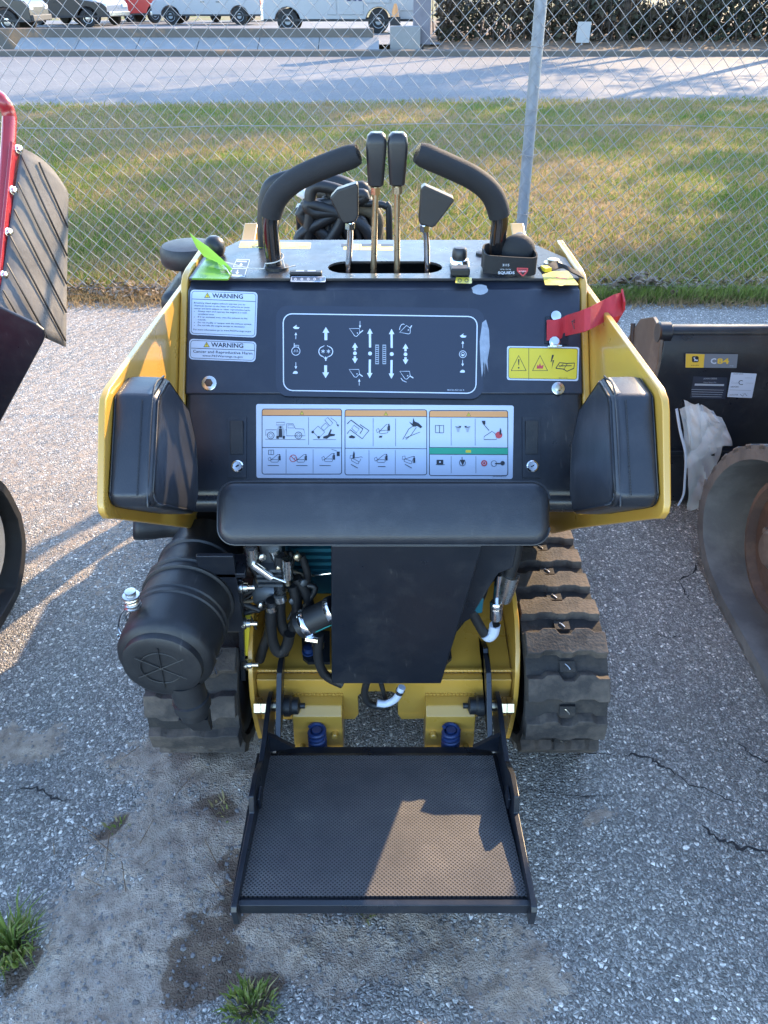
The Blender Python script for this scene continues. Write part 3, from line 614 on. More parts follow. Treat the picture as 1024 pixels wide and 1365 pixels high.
tag(soup('thicket_leaves', np.stack([c - u * s_, c + w_ * s_ * .5, c + u * s_, c - w_ * s_ * .5], 1).reshape(-1, 3), 4, 'leaf_dark'), 'dark evergreen and dead foliage massed in the thicket behind the road', 'thicket', kind='stuff')
q = P(778, 42, Y=26.6); t = thing('small_sign', (q.x, 26.6, .23), 'small white placard on a stake in front of the dark thicket', 'sign'); b = B(); b.box(q.x - .2, q.x + .2, 26.58, 26.6, q.z - .28, q.z + .25); b.obj('placard', 'car_white', t); b = B(); b.box(q.x - .02, q.x + .02, 26.6, 26.63, .1, q.z + .2); b.obj('stake', 'galv', t)

# ================================================================== chain-link fence
FN = thing('chain_link_fence', (.84, FY, 0), 'galvanised chain-link fence with a leaning round post in front of the lawn', 'fence')
W, r_w = .096, .0022; zs = np.arange(0, 44) * W / 2 + .03; b = B()
for k in range(-66, 67):
    x0 = k * W / 2 - .018; pts = []
    for j, z in enumerate(zs):
        sgn = 1 if (j + k) % 2 == 0 else -1; xx = x0 + sgn * W / 4 + .004 * noise.noise((x0 * 3, 0, z * 2)); yy = FY + .012 * noise.noise((x0 * .8, 3, z * .9)) + (.0022 if sgn > 0 else -.0022)
        pts.append((xx, yy, z))
    b.tube(pts, r_w, 5)
o = b.obj('chain_link_mesh', 'wire', FN); o['kind'] = 'stuff'
for ptop, pbot, main in (((.838, FY + .042, 2.1), (.872, FY + .042, -.05), 1), ((-2.62, FY + .042, 2.1), (-2.6, FY + .042, -.05), 0), ((3.9, FY + .042, 2.1), (3.9, FY + .042, -.05), 0)):
    b = B(); b.tube([pbot, ptop], .034, 20); po = b.obj('fence_post', 'galv', FN)
    for z in (.5, .83, 1.07, 1.38):
        k = (z + .05) / 2.15; c = Vector(pbot).lerp(Vector(ptop), k); b = B(); b.tube([c + Vector((.037 * math.cos(a), .037 * math.sin(a) - (.012 if math.sin(a) < -.3 else 0), .004 * math.sin(2 * a))) for a in [i * .5236 for i in range(13)]], .0022, 5); b.tube([c + Vector((.03, -.03, 0)), c + Vector((.055, -.04, .012)), c + Vector((.05, -.045, .03))], .002, 5); b.obj('tie_wire', 'wire', po)
for z0 in (.985, .05):
    b = B(); b.tube([(x, FY + .006 + .004 * math.sin(x * 3), z0 + .012 * math.sin(x * 1.1 + 1) + .004 * math.sin(x * 5)) for x in np.linspace(-3.1, 3.1, 50)], .0022, 5); b.obj('tension_wire', 'wire', FN)
b = B(); b.tube([(-3.1, FY + .03, 2.06), (3.9, FY + .03, 2.06)], .021, 14); b.obj('top_rail', 'galv', FN)
# ================================================================== the stand-on track loader
LD = thing('stand_on_track_loader', (0, 1.75, 0), 'yellow and black stand-on mini track loader with levers, padded console and rear foot platform', 'loader')
PN = Vector((0, -.7615, .648))                        # console panel normal
PQ = Vector((0, 1.64, 1.118))                         # a point on the console panel
up_fn = planefn(PQ + PN * .004, PN); lo_fn = planefn(PQ, PN)
TOPZ = 1.124
top_fn = lambda x, y, h: P(x, y, Z=TOPZ) + Vector((0, 0, h))

# console body (lower panel plane), with a cavity under the top plate
b = B(); b.prism([(1.93, 1.0), (1.69, 1.0), (1.645, 1.10), (1.6, 1.071), (1.337, .762), (1.337, .735), (1.355, .70), (1.40, .68), (1.93, .68)], -.43, .43); body = b.obj('console', 'black_paint', LD, .012, 3)  # darker black than the upper panel, painting in the shade of its recess
b = B(); prof = [PQ + PN * .004]; pr = [(1.70, 1.1185), (1.675, 1.1185), (1.660, 1.1165), (1.648, 1.110)]
pa = PQ + Vector((0, -.012, -.0141)); pb = PQ + Vector((0, -.163, -.1915))
out = pr + [(pa.y - .003, pa.z + .0026), (pb.y - .003, pb.z + .0026), (pb.y + .005, pb.z - .004), (pa.y + .03, pa.z - .035), (1.70, 1.075)]
b.prism(out, -.43, .43); b.obj('upper_panel', 'panel_black', LD, .004, 3)
# top plate with slot and lever openings
f0 = P(318, 326, Z=TOPZ); f1 = P(702, 326, Z=TOPZ); r0 = P(256, 374, Z=TOPZ); r1 = P(770, 374, Z=TOPZ)
def stadium(x0, x1, yc, r): return arc(x1 - r, yc, r, -90, 90, 8) + arc(x0 + r, yc, r, 90, 270, 8)
sl0 = P(437, 356, Z=TOPZ); sl1 = P(590, 356, Z=TOPZ)
hl = P(352, 352, Z=TOPZ)
plate_holes('console_top', [(-.43, 1.649), (.43, 1.649), (.43, 1.80), (f1.x, 1.955), (f0.x, 1.955), (-.43, 1.80)],
            [stadium(sl0.x, sl1.x, sl0.y, .046)], TOPZ - .005, TOPZ, 'console_grey', LD)
b = B(); b.box(-.38, .38, 1.93, 1.945, .68, 1.1185); b.obj('console_front', 'black_paint', LD)
b = B(); b.box(-.24, -.22, 1.70, 1.93, .99, 1.1185); b.box(.22, .24, 1.70, 1.93, .99, 1.1185); b.obj('lever_well', 'print_black', LD)
# yellow frame flanges beside the panels
for s_ in (-1, 1):
    b = B(); o2 = [(1.93, 1.132), (1.70, 1.132), (1.66, 1.128), (1.64, 1.115), (1.47, .915), (1.355, .78), (1.345, .74), (1.36, .69), (1.40, .665), (1.93, .665)]
    b.prism(o2, s_ * .4315, s_ * .4485); b.obj('console_flange', 'yellow', LD, .005)
# side panels (wings)
WING = [(2.42, .93), (2.30, .965), (2.02, 1.06), (1.80, 1.092), (1.72, 1.099), (1.20, 1.110), (1.125, 1.111), (1.098, 1.104), (1.083, 1.09), (.994, .972), (.99, .955), (.998, .938), (1.02, .922), (1.41, .617), (1.62, .445), (1.66, .432), (2.42, .432)]
for s_ in (-1, 1):
    b = B(); b.prism(WING, s_ * .449, s_ * .4615); b.obj('side_panel', 'yellow', LD, .003)
# hip pads, rounded upholstery
def hip_pad(s_):
    prof = [(1.128, 1.098), (1.205, 1.096), (1.302, .985), (1.314, .90), (1.265, .805), (1.22, .79), (1.045, .925), (1.012, .952), (1.008, .974)]
    def grow(k, pts):
        cy = sum(p[0] for p in pts) / len(pts); cz = sum(p[1] for p in pts) / len(pts)
        return [(cy + (p[0] - cy) * k, cz + (p[1] - cz) * k) for p in pts]
    rings = []
    for x, k in ((.4488, .96), (.443, .995), (.425, 1.0), (.395, .995), (.383, .985), (.377, .965), (.373, .92), (.371, .6)):
        rings.append([(s_ * x, p[0], p[1]) for p in grow(k, prof)])
    b = B(); b.loft(rings); o = b.obj('hip_pad', 'vinyl', LD)
    me = o.data; bm = bmesh.new(); bm.from_mesh(me)
    bmesh.ops.bevel(bm, geom=[e for e in bm.edges if e.calc_face_angle(0) > R(24)], offset=.007, segments=3, affect='EDGES', profile=.5)
    for f in bm.faces: f.smooth = True
    for e in bm.edges: e.smooth = True
    bm.to_mesh(me); bm.free()
    # piping and a stitch line along the edge that faces the operator
    ed = [(1.205, 1.094), (1.13, 1.096), (1.012, .974), (1.014, .952), (1.046, .927), (1.22, .792)]
    pth = smooth_path([(s_ * .384, y + .002, z) for y, z in ed], 5)
    b = B(); b.tube(pth, .0019, 6); b.obj('piping', 'vinyl', o)
    b = B(); A = Vector((s_ * .399, 1.122, 1.0905)); C = Vector((s_ * .399, 1.009, .974))
    for i in range(34):
        q = A.lerp(C, (i + .15) / 34); q2 = A.lerp(C, (i + .75) / 34); off = Vector((0, -.0025, .0022)); b.tube([q + off, q2 + off], .0011, 5)
    b.obj('stitching', 'hose', o)
    return o
hip_pad(-1); hip_pad(1)
# thigh pad
pc = CAMP + ray(511.5, 684) * 1.47; nn = Vector((0, -.80, .60)).normalized(); ux = Vector((1, 0, 0)); vy = nn.cross(ux).normalized()
b = B(); rings = []
for h, g in ((-.055, -.004), (-.05, 0), (-.012, 0), (-.004, -.004), (.002, -.011), (.005, -.022), (.006, -.05)):
    rings.append([pc + ux * x + vy * y + nn * h for x, y in rrect(-.328 - g, -.064 - g, .328 + g, .064 + g, .035 + max(g, -.03), 6)])
b.loft(rings); tp = b.obj('thigh_pad', 'vinyl', LD)
for p_ in tp.data.polygons: p_.use_smooth = True
b = B(); b.tube([pc + ux * x + vy * y + nn * -.0045 for x, y in rrect(-.326, -.062, .326, .062, .034, 6)] , .0022, 6); b.obj('piping', 'vinyl', tp)
b = B(); b.box(-.26, .26, 1.24, 1.345, .70, .765); b.obj('pad_bracket', 'black_paint', LD, .006)
b = B(); b.tube([(-.43, 1.352, .735), (.43, 1.352, .735)], .026, 18); b.obj('lower_roll', 'black_paint', LD)
# panel bolts
for x, y, rr_ in ((279, 511, .016), (744, 518, .014)):
    c = up_fn(x, y, 0); b = B(); b.lathe(c, PN, [(rr_, 0), (rr_, .002), (rr_ * .9, .003)], 20); w_ = b.obj('washer', 'zinc', LD)
    b = B(); b.lathe(c, PN, [(rr_ * .55, .002), (rr_ * .55, .008), (rr_ * .3, .0095)], 6); b.obj('bolt', 'rust' if x < 500 else 'brass_zinc', w_)
# latches on the lower panel
for x0, x1 in ((304, 329), (696, 720)):
    xm = (x0 + x1) / 2
    la = sheet('latch', lo_fn, [(x0, 556), (x1, 556), (x1 - .5, 637), (x0 + .5, 637)], .004, 'black_paint', LD)
    b = B(); v = [lo_fn(x, y, .0045) for x, y in ((x0 + 4, 562), (x1 - 4, 562), (x1 - 4, 606), (x0 + 4, 606))] ; v2 = [lo_fn(x, y, .012 if y < 580 else .006) for x, y in ((x0 + 4, 562), (x1 - 4, 562), (x1 - 4, 606), (x0 + 4, 606))]
    b.add(v + v2, [(0, 1, 2, 3), (4, 5, 6, 7), (0, 1, 5, 4), (1, 2, 6, 5), (2, 3, 7, 6), (3, 0, 4, 7)]); b.obj('paddle', 'plastic_black', la, .0015)
    c = lo_fn(xm + 1, 622, .0045); b = B(); b.lathe(c, PN, [(.0125, 0), (.0125, .004), (.010, .006), (.0095, .005), (.004, .0048)], 20); lk = b.obj('lock', 'chrome', la)
    b = B(); b.obox(c + PN * .0065, Vector((.8, 0, 0)) + Vector((0, .3, .36)), PN, Vector((0, .648, .7615)), .004, .0012, .0012); b.obj('keyhole', 'print_black', lk)

# ------------------------------------------------ levers and handles
def top_at(x, y): return P(x, y, Z=TOPZ)
LY = sl0.y
for x0, xt, ytop, ybot in ((498, 502, 176, 248), (528, 530.5, 176, 247)):
    base = P(x0, 362, Z=1.06); base.y = LY - .002; kb = P(xt - 1, ybot, Y=LY - .02); kt = P(xt, ytop, Y=LY - .025)
    rt = thing  # placeholder name kept local
    b = B(); b.tube([(base.x, base.y, 1.05), kb], .0068, 10); lv = b.obj('lever', 'brass_zinc', LD)
    b = B(); b.lathe(kb, (kb - base), [(.011, -.016), (.011, -.002)], 6); b.obj('lock_nut', 'brass_zinc', lv)
    b = B(); ax = (kt - kb).normalized(); L_ = (kt - kb).length; rings = []
    for h, g in ((0, -.007), (.004, -.002), (.03, 0), (L_ - .02, .003), (L_ - .006, 0), (L_, -.006)):
        c = kb + ax * h; rings.append([c + Vector((x, y, 0)) for x, y in rrect(-.0185 - g, -.020 - g, .0185 + g, .020 + g, .009, 4)])
    b.loft(rings); b.obj('knob', 'knob', lv)
for pts, x0, yb, xm, ym in (([(440, 262), (450, 251), (476, 242), (478, 248), (478, 286), (474, 294), (459, 296), (455, 292)], 465, 362, 467, 296), ([(561, 249), (566, 245), (604, 262), (605, 266), (580, 299), (575, 301), (560, 297), (558, 292)], 565, 362, 566, 299)):
    base = P(x0, yb, Z=1.06); base.y = LY - .006
    q0 = P(xm, ym, Y=LY - .02); q1 = P(x0 + (1 if x0 < 500 else 4), 330, Y=LY - .012)
    b = B(); b.tube(smooth_path([(base.x, base.y, 1.05), q1, q0], 5), .0068, 10); lv = b.obj('lever', 'chrome', LD)
    b = B(); b.lathe(q0, (q0 - q1), [(.0115, -.014), (.0115, -.001)], 6); b.obj('lock_nut', 'chrome', lv)
    b = B(); fn = lambda x, y, d: P(x, y, Y=LY - .02) + Vector((0, d, 0))
    b.add([fn(x, y, -.016) for x, y in pts] + [fn(x, y, .016) for x, y in pts], [list(range(len(pts))), list(range(len(pts), 2 * len(pts)))[::-1]] + [(i, (i + 1) % len(pts), len(pts) + (i + 1) % len(pts), len(pts) + i) for i in range(len(pts))])
    b.obj('knob', 'knob', lv, .004, 3)
HY = 1.72
def handle(px, y, foam_from, tube_mat, foam_r=.0242):
    pts = [P(x, yy, Y=y + dy) for x, yy, dy in px]
    pts[0] = Vector((pts[0].x, pts[0].y, TOPZ - .02)); sp = smooth_path(pts, 6)
    b = B(); b.tube(sp, .0185, 16); h = b.obj('handlebar', tube_mat, LD)
    k = int(foam_from * (len(sp) - 1)); fp = sp[k:]
    rad = [foam_r * .97] + [foam_r] * (len(fp) - 3) + [foam_r * .97, foam_r * .8]
    b = B(); b.tube(fp, rad, 18); b.obj('foam_grip', 'foam', h); return h
handle([(366, 360, 0), (362, 320, 0), (361, 288, 0), (370, 262, -.005), (394, 240, -.012), (432, 222, -.02), (478, 205, -.03)], HY, .34, 'gloss_black')
handle([(662, 352, 0), (664, 320, 0), (666, 288, 0), (655, 258, -.005), (632, 238, -.012), (600, 222, -.02), (556, 203, -.03)], HY, .36, 'gloss_black')
b = B(); b.tube(smooth_path([P(354, 345, Y=1.90), P(352, 290, Y=1.90), P(360, 248, Y=1.90), P(395, 233, Y=1.90)], 6), .0165, 12); b.obj('rear_guard_bar', 'hose', LD)
for xx, yy in ((366, 366), (662, 362)):
    c = P(xx, yy, Z=TOPZ); b = B(); b.lathe((c.x, HY, TOPZ), (0, 0, 1), [(.027, 0), (.027, .006), (.021, .009)], 20); b.obj('handle_collar', 'plastic_black', LD)
# ball knob levers, key switch, throttle, gauge
for x, y, dx in ((286, 329, 0), (693, 322, 0)):
    c = P(x, y, Y=1.83); r_ = .0265 if x < 500 else .0215
    b = B(); b.tube([(c.x, c.y, TOPZ - .03), c], .006, 8); lv = b.obj('lever', 'hose', LD); b = B(); b.ball(c, r_, 20); b.obj('ball_knob', 'knob', lv)
c = P(612, 352, Z=TOPZ); b = B(); b.lathe(c, (0, 0, 1), [(.024, 0), (.024, .004), (.021, .012), (.017, .014)], 20); sw = b.obj('switch', 'chrome', LD)
b = B(); b.lathe(c, (0, 0, 1), [(.017, .012), (.0175, .018), (.0165, .034), (.013, .038), (.005, .039)], 20); b.obj('switch_cap', 'knob', sw)
c = P(613, 366, Z=TOPZ); b = B(); b.box(c.x - .021, c.x + .021, c.y - .016, c.y + .016, TOPZ, TOPZ + .018); b.obj('toggle_housing', 'plastic_black', LD, .004)
c = P(408, 366, Z=TOPZ); b = B(); b.box(c.x - .036, c.x + .036, c.y - .009, c.y + .009, TOPZ, TOPZ + .008); hm = b.obj('hour_meter', 'plastic_black', LD, .003)
b = B(); b.box(c.x - .022, c.x - .004, c.y - .004, c.y + .004, TOPZ + .0081, TOPZ + .0086); b.box(c.x + .004, c.x + .022, c.y - .004, c.y + .004, TOPZ + .0081, TOPZ + .0086); b.obj('display', 'print_grey', hm)
c = P(737, 352, Z=TOPZ); b = B(); b.lathe(c, (0, 0, 1), [(.021, 0), (.021, .004), (.0135, .005), (.0135, .011), (.009, .013)], 18); b.obj('anchor_bolt', 'brass_zinc', LD)
c = P(645, 339, Z=TOPZ); b = B(); b.lathe(c, (0, 0, 1), [(.019, 0), (.019, .005), (.014, .007)], 18); b.obj('plug', 'plastic_black', LD)

# ------------------------------------------------ print and stickers
IN, WH, YL = 'print_black', 'white', 'print_yellow'
def sticker(name, fn, q, base, r, parent, draw):
    d = Decal(fn); d.quad(q, base, 0, r, lift=1); o = d.obj(name, parent)
    e = Decal(fn); e.k = 2.2; draw(e)
    if e.b.f: e.obj('print', o)
    return o
def tri(d, x, y, s_, edge, fill):
    d.poly([(x, y - s_), (x + s_ * 1.05, y + s_ * .8), (x - s_ * 1.05, y + s_ * .8)], edge); d.poly([(x, y - s_ * .72), (x + s_ * .78, y + s_ * .64), (x - s_ * .78, y + s_ * .64)], fill)
    d.poly([(x - s_ * .12, y - s_ * .3), (x + s_ * .12, y - s_ * .3), (x + s_ * .07, y + s_ * .22), (x - s_ * .07, y + s_ * .22)], edge); d.circ(x, y + s_ * .42, s_ * .1, edge, n=8)
def w1(d):
    q = ((254, 386), (343.5, 389.5), (341.5, 450), (253, 446)); d.quad(q, IN, 2, 4, .6)
    tri(d, 276.5, 393.8, 4, IN, YL); d.text('WARNING', 283, 396.8, 5.8, IN, 41, .035, .02); d.line([(256, 398.5), (340.5, 402)], .7, IN)
    y = 404.5
    for t, ind, wd in (('Breathing diesel engine exhaust exposes you to', 0, 68), ('chemicals known to the State of California to cause', 0, 74), ('cancer and birth defects or other reproductive harm.', 0, 75), ('Always start and operate the engine in a well-', 5, 66), ('ventilated area.', 5, 22), ('If in an enclosed area, vent the exhaust to the', 5, 66), ('outside.', 5, 11), ('Do not modify or tamper with the exhaust system.', 5, 72), ('Do not idle the engine except as necessary.', 5, 63)):
        d.text(t, 258.8 + ind, y, 2.1, IN, wd, .035, .006)
        if ind and t[0] in 'AID': d.circ(259.2, y - .6, .5, IN, n=6)
        y += 3.75
    d.text('For more information go to www.P65Warnings.ca.gov', 258, y + 1.9, 2.1, IN, 77, .035, .006)
sticker('warning_label', up_fn, ((254, 386), (343.5, 389.5), (341.5, 450), (253, 446)), WH, 5, LD, w1)
def w2(d):
    q = ((252.5, 451.5), (342, 455.5), (340.5, 482.5), (252, 479)); d.quad(q, IN, 2, 4, .6); tri(d, 275.5, 459.5, 4, IN, YL)
    d.text('WARNING', 281.5, 462.3, 5.8, IN, 43, .035, .02); d.line([(255, 464), (339, 467.2)], .7, IN)
    d.text('Cancer and Reproductive Harm', 257.5, 470, 3.7, IN, 79, .035, .008); d.text('www.P65Warnings.ca.gov', 270, 475.3, 2.9, IN, 54, .035, .006)
sticker('warning_label', up_fn, ((252.5, 451.5), (342, 455.5), (340.5, 482.5), (252, 479)), WH, 5, LD, w2)

LT = 'print_white'
def bucket_icon(d, x, y, fl, ang):
    pts = [(-8, -5), (5, -5), (6, 1), (1.5, 5.5), (-1, 5)]; ca, sa = math.cos(ang), math.sin(ang)
    rot = lambda p: (x + p[0] * ca - p[1] * sa, y + p[0] * sa + p[1] * ca)
    d.line([rot(p) for p in pts], .7, LT, True); d.circ(*rot((2.5, 1)), .8, LT, n=8); d.line([rot((5.5, 1)), rot((10, 1 + fl))], 1.3, LT)
def ctrl(d):
    d.quad(((377, 417.5), (637, 421.5), (635, 525), (377.5, 521)), LT, 0.6, 12, 1.4)
    def hare(x, y): d.poly([(x - 4.5, y), (x - 1, y - 2.3), (x + 1, y - .6), (x + 4.5, y - .2), (x + 3, y + 2), (x - 2, y + 2.1)], LT); d.line([(x - 1.5, y - 1.5), (x + .5, y - 3)], .9, LT)
    def tort(x, y): d.poly([(x - 4, y + 1.2), (x - 2, y - 1.3), (x, y - 2), (x + 2.2, y - 1.4), (x + 3.2, y + 1), (x + 1.5, y + 1.8), (x - 2, y + 1.8)], LT)
    hare(395, 436.5); d.arrow(394.5, 452, 394.5, 443, .7, 3.6, 3.6, LT); d.circ(394.5, 468, 5.6, LT, .8); d.line([(392.3, 457.5), (392.3, 462.5)], .8, LT); d.line([(392.5, 460.3), (398.5, 460.3), (398, 463.5)], .7, LT); d.line([(391.8, 469.5), (393.4, 466), (394.8, 469.5), (396.2, 466), (397.4, 469.5)], .7, LT)
    d.arrow(394.5, 483, 394.5, 492, .7, 3.6, 3.6, LT); tort(394, 496.5)
    d.arrow(434.5, 453.5, 434.5, 436, 3.8, 9, 7.5, LT); d.arrow(434.2, 487, 434.2, 504, 3.8, 9, 7.5, LT)
    for sx in (-1, 1):
        d.line([(434.4 + sx * (2.5 + 6.8 * math.sin(R(a))), 468.6 - 6.8 * math.cos(R(a))) for a in range(10, 171, 16)], 1.1, LT)
        d.line([(434.4 + sx * 3.2, 461.8), (434.4 + sx * 2, 460.6)], .9, LT); d.line([(434.4 + sx * 3.2, 475.4), (434.4 + sx * 2, 476.8)], .9, LT)
        for k in range(3):
            a = R(60 * k + 30); d.line([(434.4 + sx * 3.6 - 2.6 * math.cos(a), 468.4 - 2.6 * math.sin(a)), (434.4 + sx * 3.6 + 2.6 * math.cos(a), 468.4 + 2.6 * math.sin(a))], .7, LT)
    d.arrow(434.4, 481, 434.4, 475, 1.6, 4.4, 3.4, LT)
    bucket_icon(d, 474, 443, -3.5, 0); d.arrow(480, 428, 480, 437.5, .6, 3, 3.6, LT); bucket_icon(d, 473.5, 497.5, 3.4, 0); d.arrow(479, 514, 479, 505, .6, 3, 3.6, LT)
    for x, y0 in ((473.3, 471), (540.7, 472.3)):
        d.circ(x, y0, 2.5, LT); d.arrow(x, y0 - 4, x, y0 - 14, 3, 7.6, 6.5, LT); d.arrow(x, y0 + 4, x, y0 + 13.5, 3, 7.6, 6.5, LT)
    for x, y0 in ((493.4, 471.3), (522.3, 472)):
        d.circ(x, y0, 2.6, LT); d.arrow(x, y0 - 8, x - .2, y0 - 33.5, 3, 7.4, 7, LT); d.arrow(x - .2, y0 + 8, x - .5, y0 + 33, 3, 7.4, 7, LT)
    for x in (502.8, 512.4):
        d.poly([(x - 2.4, 459.5), (x + 2.4, 459.5), (x + 2.4, 485.5), (x - 2.4, 485.5)], 'print_grey')
        for k in range(9): d.poly([(x - 1.7, 461 + k * 2.7), (x + 1.7, 461 + k * 2.7), (x + 1.7, 462.5 + k * 2.7), (x - 1.7, 462.5 + k * 2.7)], 'decal_black')
    bucket_icon(d, 542, 441, -1, R(-62) + .3); bucket_icon(d, 541, 500, 3, 0); d.line([(533.5 + 5 * math.cos(a) + 4, 441 - 9 * math.sin(a)) for a in (1.2, 1.6, 2.0, 2.5, 3.0)], .8, LT); d.line([(534.5, 504), (537, 507.5), (542, 509.5)], .8, LT)
    hare(617.5, 448); d.arrow(617, 464, 617, 454.5, .7, 3.6, 3.6, LT); d.circ(617, 472.3, 4.6, LT, .7); d.circ(617, 472.3, 2.4, LT, .6); d.circ(617, 473.2, 1.2, LT); d.arrow(616.8, 480, 616.8, 488.5, .7, 3.6, 3.6, LT); tort(616.8, 495)
    d.text('984123-A23 rev A', 596, 520.8, 1.8, LT, 23, .0)
    # a smear of dried sealant beside the decal
d = Decal(up_fn); d.quad(((368, 407), (646, 411), (644, 534 - 2), (368, 528)), 'decal_black', 0, 16, lift=.8); cd_ = d.obj('control_decal', LD); e = Decal(up_fn); e.k = 1.6; ctrl(e); e.obj('print', cd_)
b = B(); ol = [(643, 430), (648, 426), (652, 440), (653, 462), (650, 480), (651, 496), (648.5, 487), (647, 484), (646.5, 505), (645.5, 485), (643, 478), (642.5, 503), (640.5, 480), (639.5, 455)]
n_ = len(ol); b.add([up_fn(x, y, .0002) for x, y in ol] + [up_fn(646 + (x - 646) * .55, 460 + (y - 460) * .8, .0016) for x, y in ol], [list(range(n_, 2 * n_))] + [(i, (i + 1) % n_, n_ + (i + 1) % n_, n_ + i) for i in range(n_)]); b.obj('dried_sealant', 'resin', LD)
b = B(); ol = [(640 + 11 * math.cos(a * .5) * (1 + .12 * math.sin(3 * a)), 386 + 7 * math.sin(a * .5)) for a in range(13)]
b.add([up_fn(x, max(y, 378), .0003) for x, y in ol] + [up_fn(640, 386, .002)], [(i, (i + 1) % 13, 13) for i in range(13)]); b.obj('dried_sealant', 'resin', LD)

def person(d, x, y, s_, lean=0, c=IN):
    d.circ(x + lean * 1.1 * s_, y - 4.6 * s_, 1.0 * s_, c, n=10); d.poly([(x - 1.4 * s_, y + 4.2 * s_), (x - 1.2 * s_ + lean * s_, y - 3.3 * s_), (x + 1.5 * s_ + lean * s_, y - 3.3 * s_), (x + 1.6 * s_, y + 4.2 * s_)], c)
def mini(d, x, y, s_, person_on=True, rot=0):
    ca, sa = math.cos(rot), math.sin(rot); T = lambda p: (x + (p[0] * ca - p[1] * sa) * s_, y + (p[0] * sa + p[1] * ca) * s_)
    d.line([T(p) for p in rrect(-7, 2, 5, 6, 1.8, 3)], .55, IN, True); d.line([T(p) for p in ((-6, 2), (4, -6), (6, -6))], .6, IN); d.line([T(p) for p in ((5, 2), (5, -3))], .5, IN); d.line([T(p) for p in ((-6, 2), (-10, 4), (-11, 0), (-8, -2), (-6, 2))], .6, IN)
    if person_on: q = T((7, -1)); person(d, q[0], q[1], s_ * 1.0)
def truck(d):
    d.line([(353.5, 585.5), (407.5, 586.2)], .5, IN); d.line([(354.5, 581), (354.5, 573), (369, 573)], .6, IN); d.line([(380, 573), (382, 573), (382, 565), (391, 565), (394, 571.5), (405, 572), (407, 581), (382, 581), (382, 573)], .6, IN)
    d.line([(384, 566.5), (390, 566.5), (392.5, 570.5), (384, 570.5)], .5, IN, True)
    for x in (361, 398): d.circ(x, 580.5, 4.6, IN, .8); d.circ(x, 580.5, 2.4, IN, .5)
    d.line([(368.5, 563), (379.5, 563), (379.5, 566.5), (368.5, 566.5)], .6, IN, True); d.poly([(371, 568), (377, 568), (380, 575), (378.5, 584), (369.5, 584), (368.5, 575)], 'print_grey'); d.circ(374, 569.5, 1.6, IN, n=10); d.poly([(372, 571.5), (376, 571.5), (376.5, 583), (371.5, 583)], IN); d.poly([(368.5, 581), (372, 581), (372, 585), (368.5, 585)], IN); d.poly([(377, 581), (380, 581), (380, 585), (377, 585)], IN)
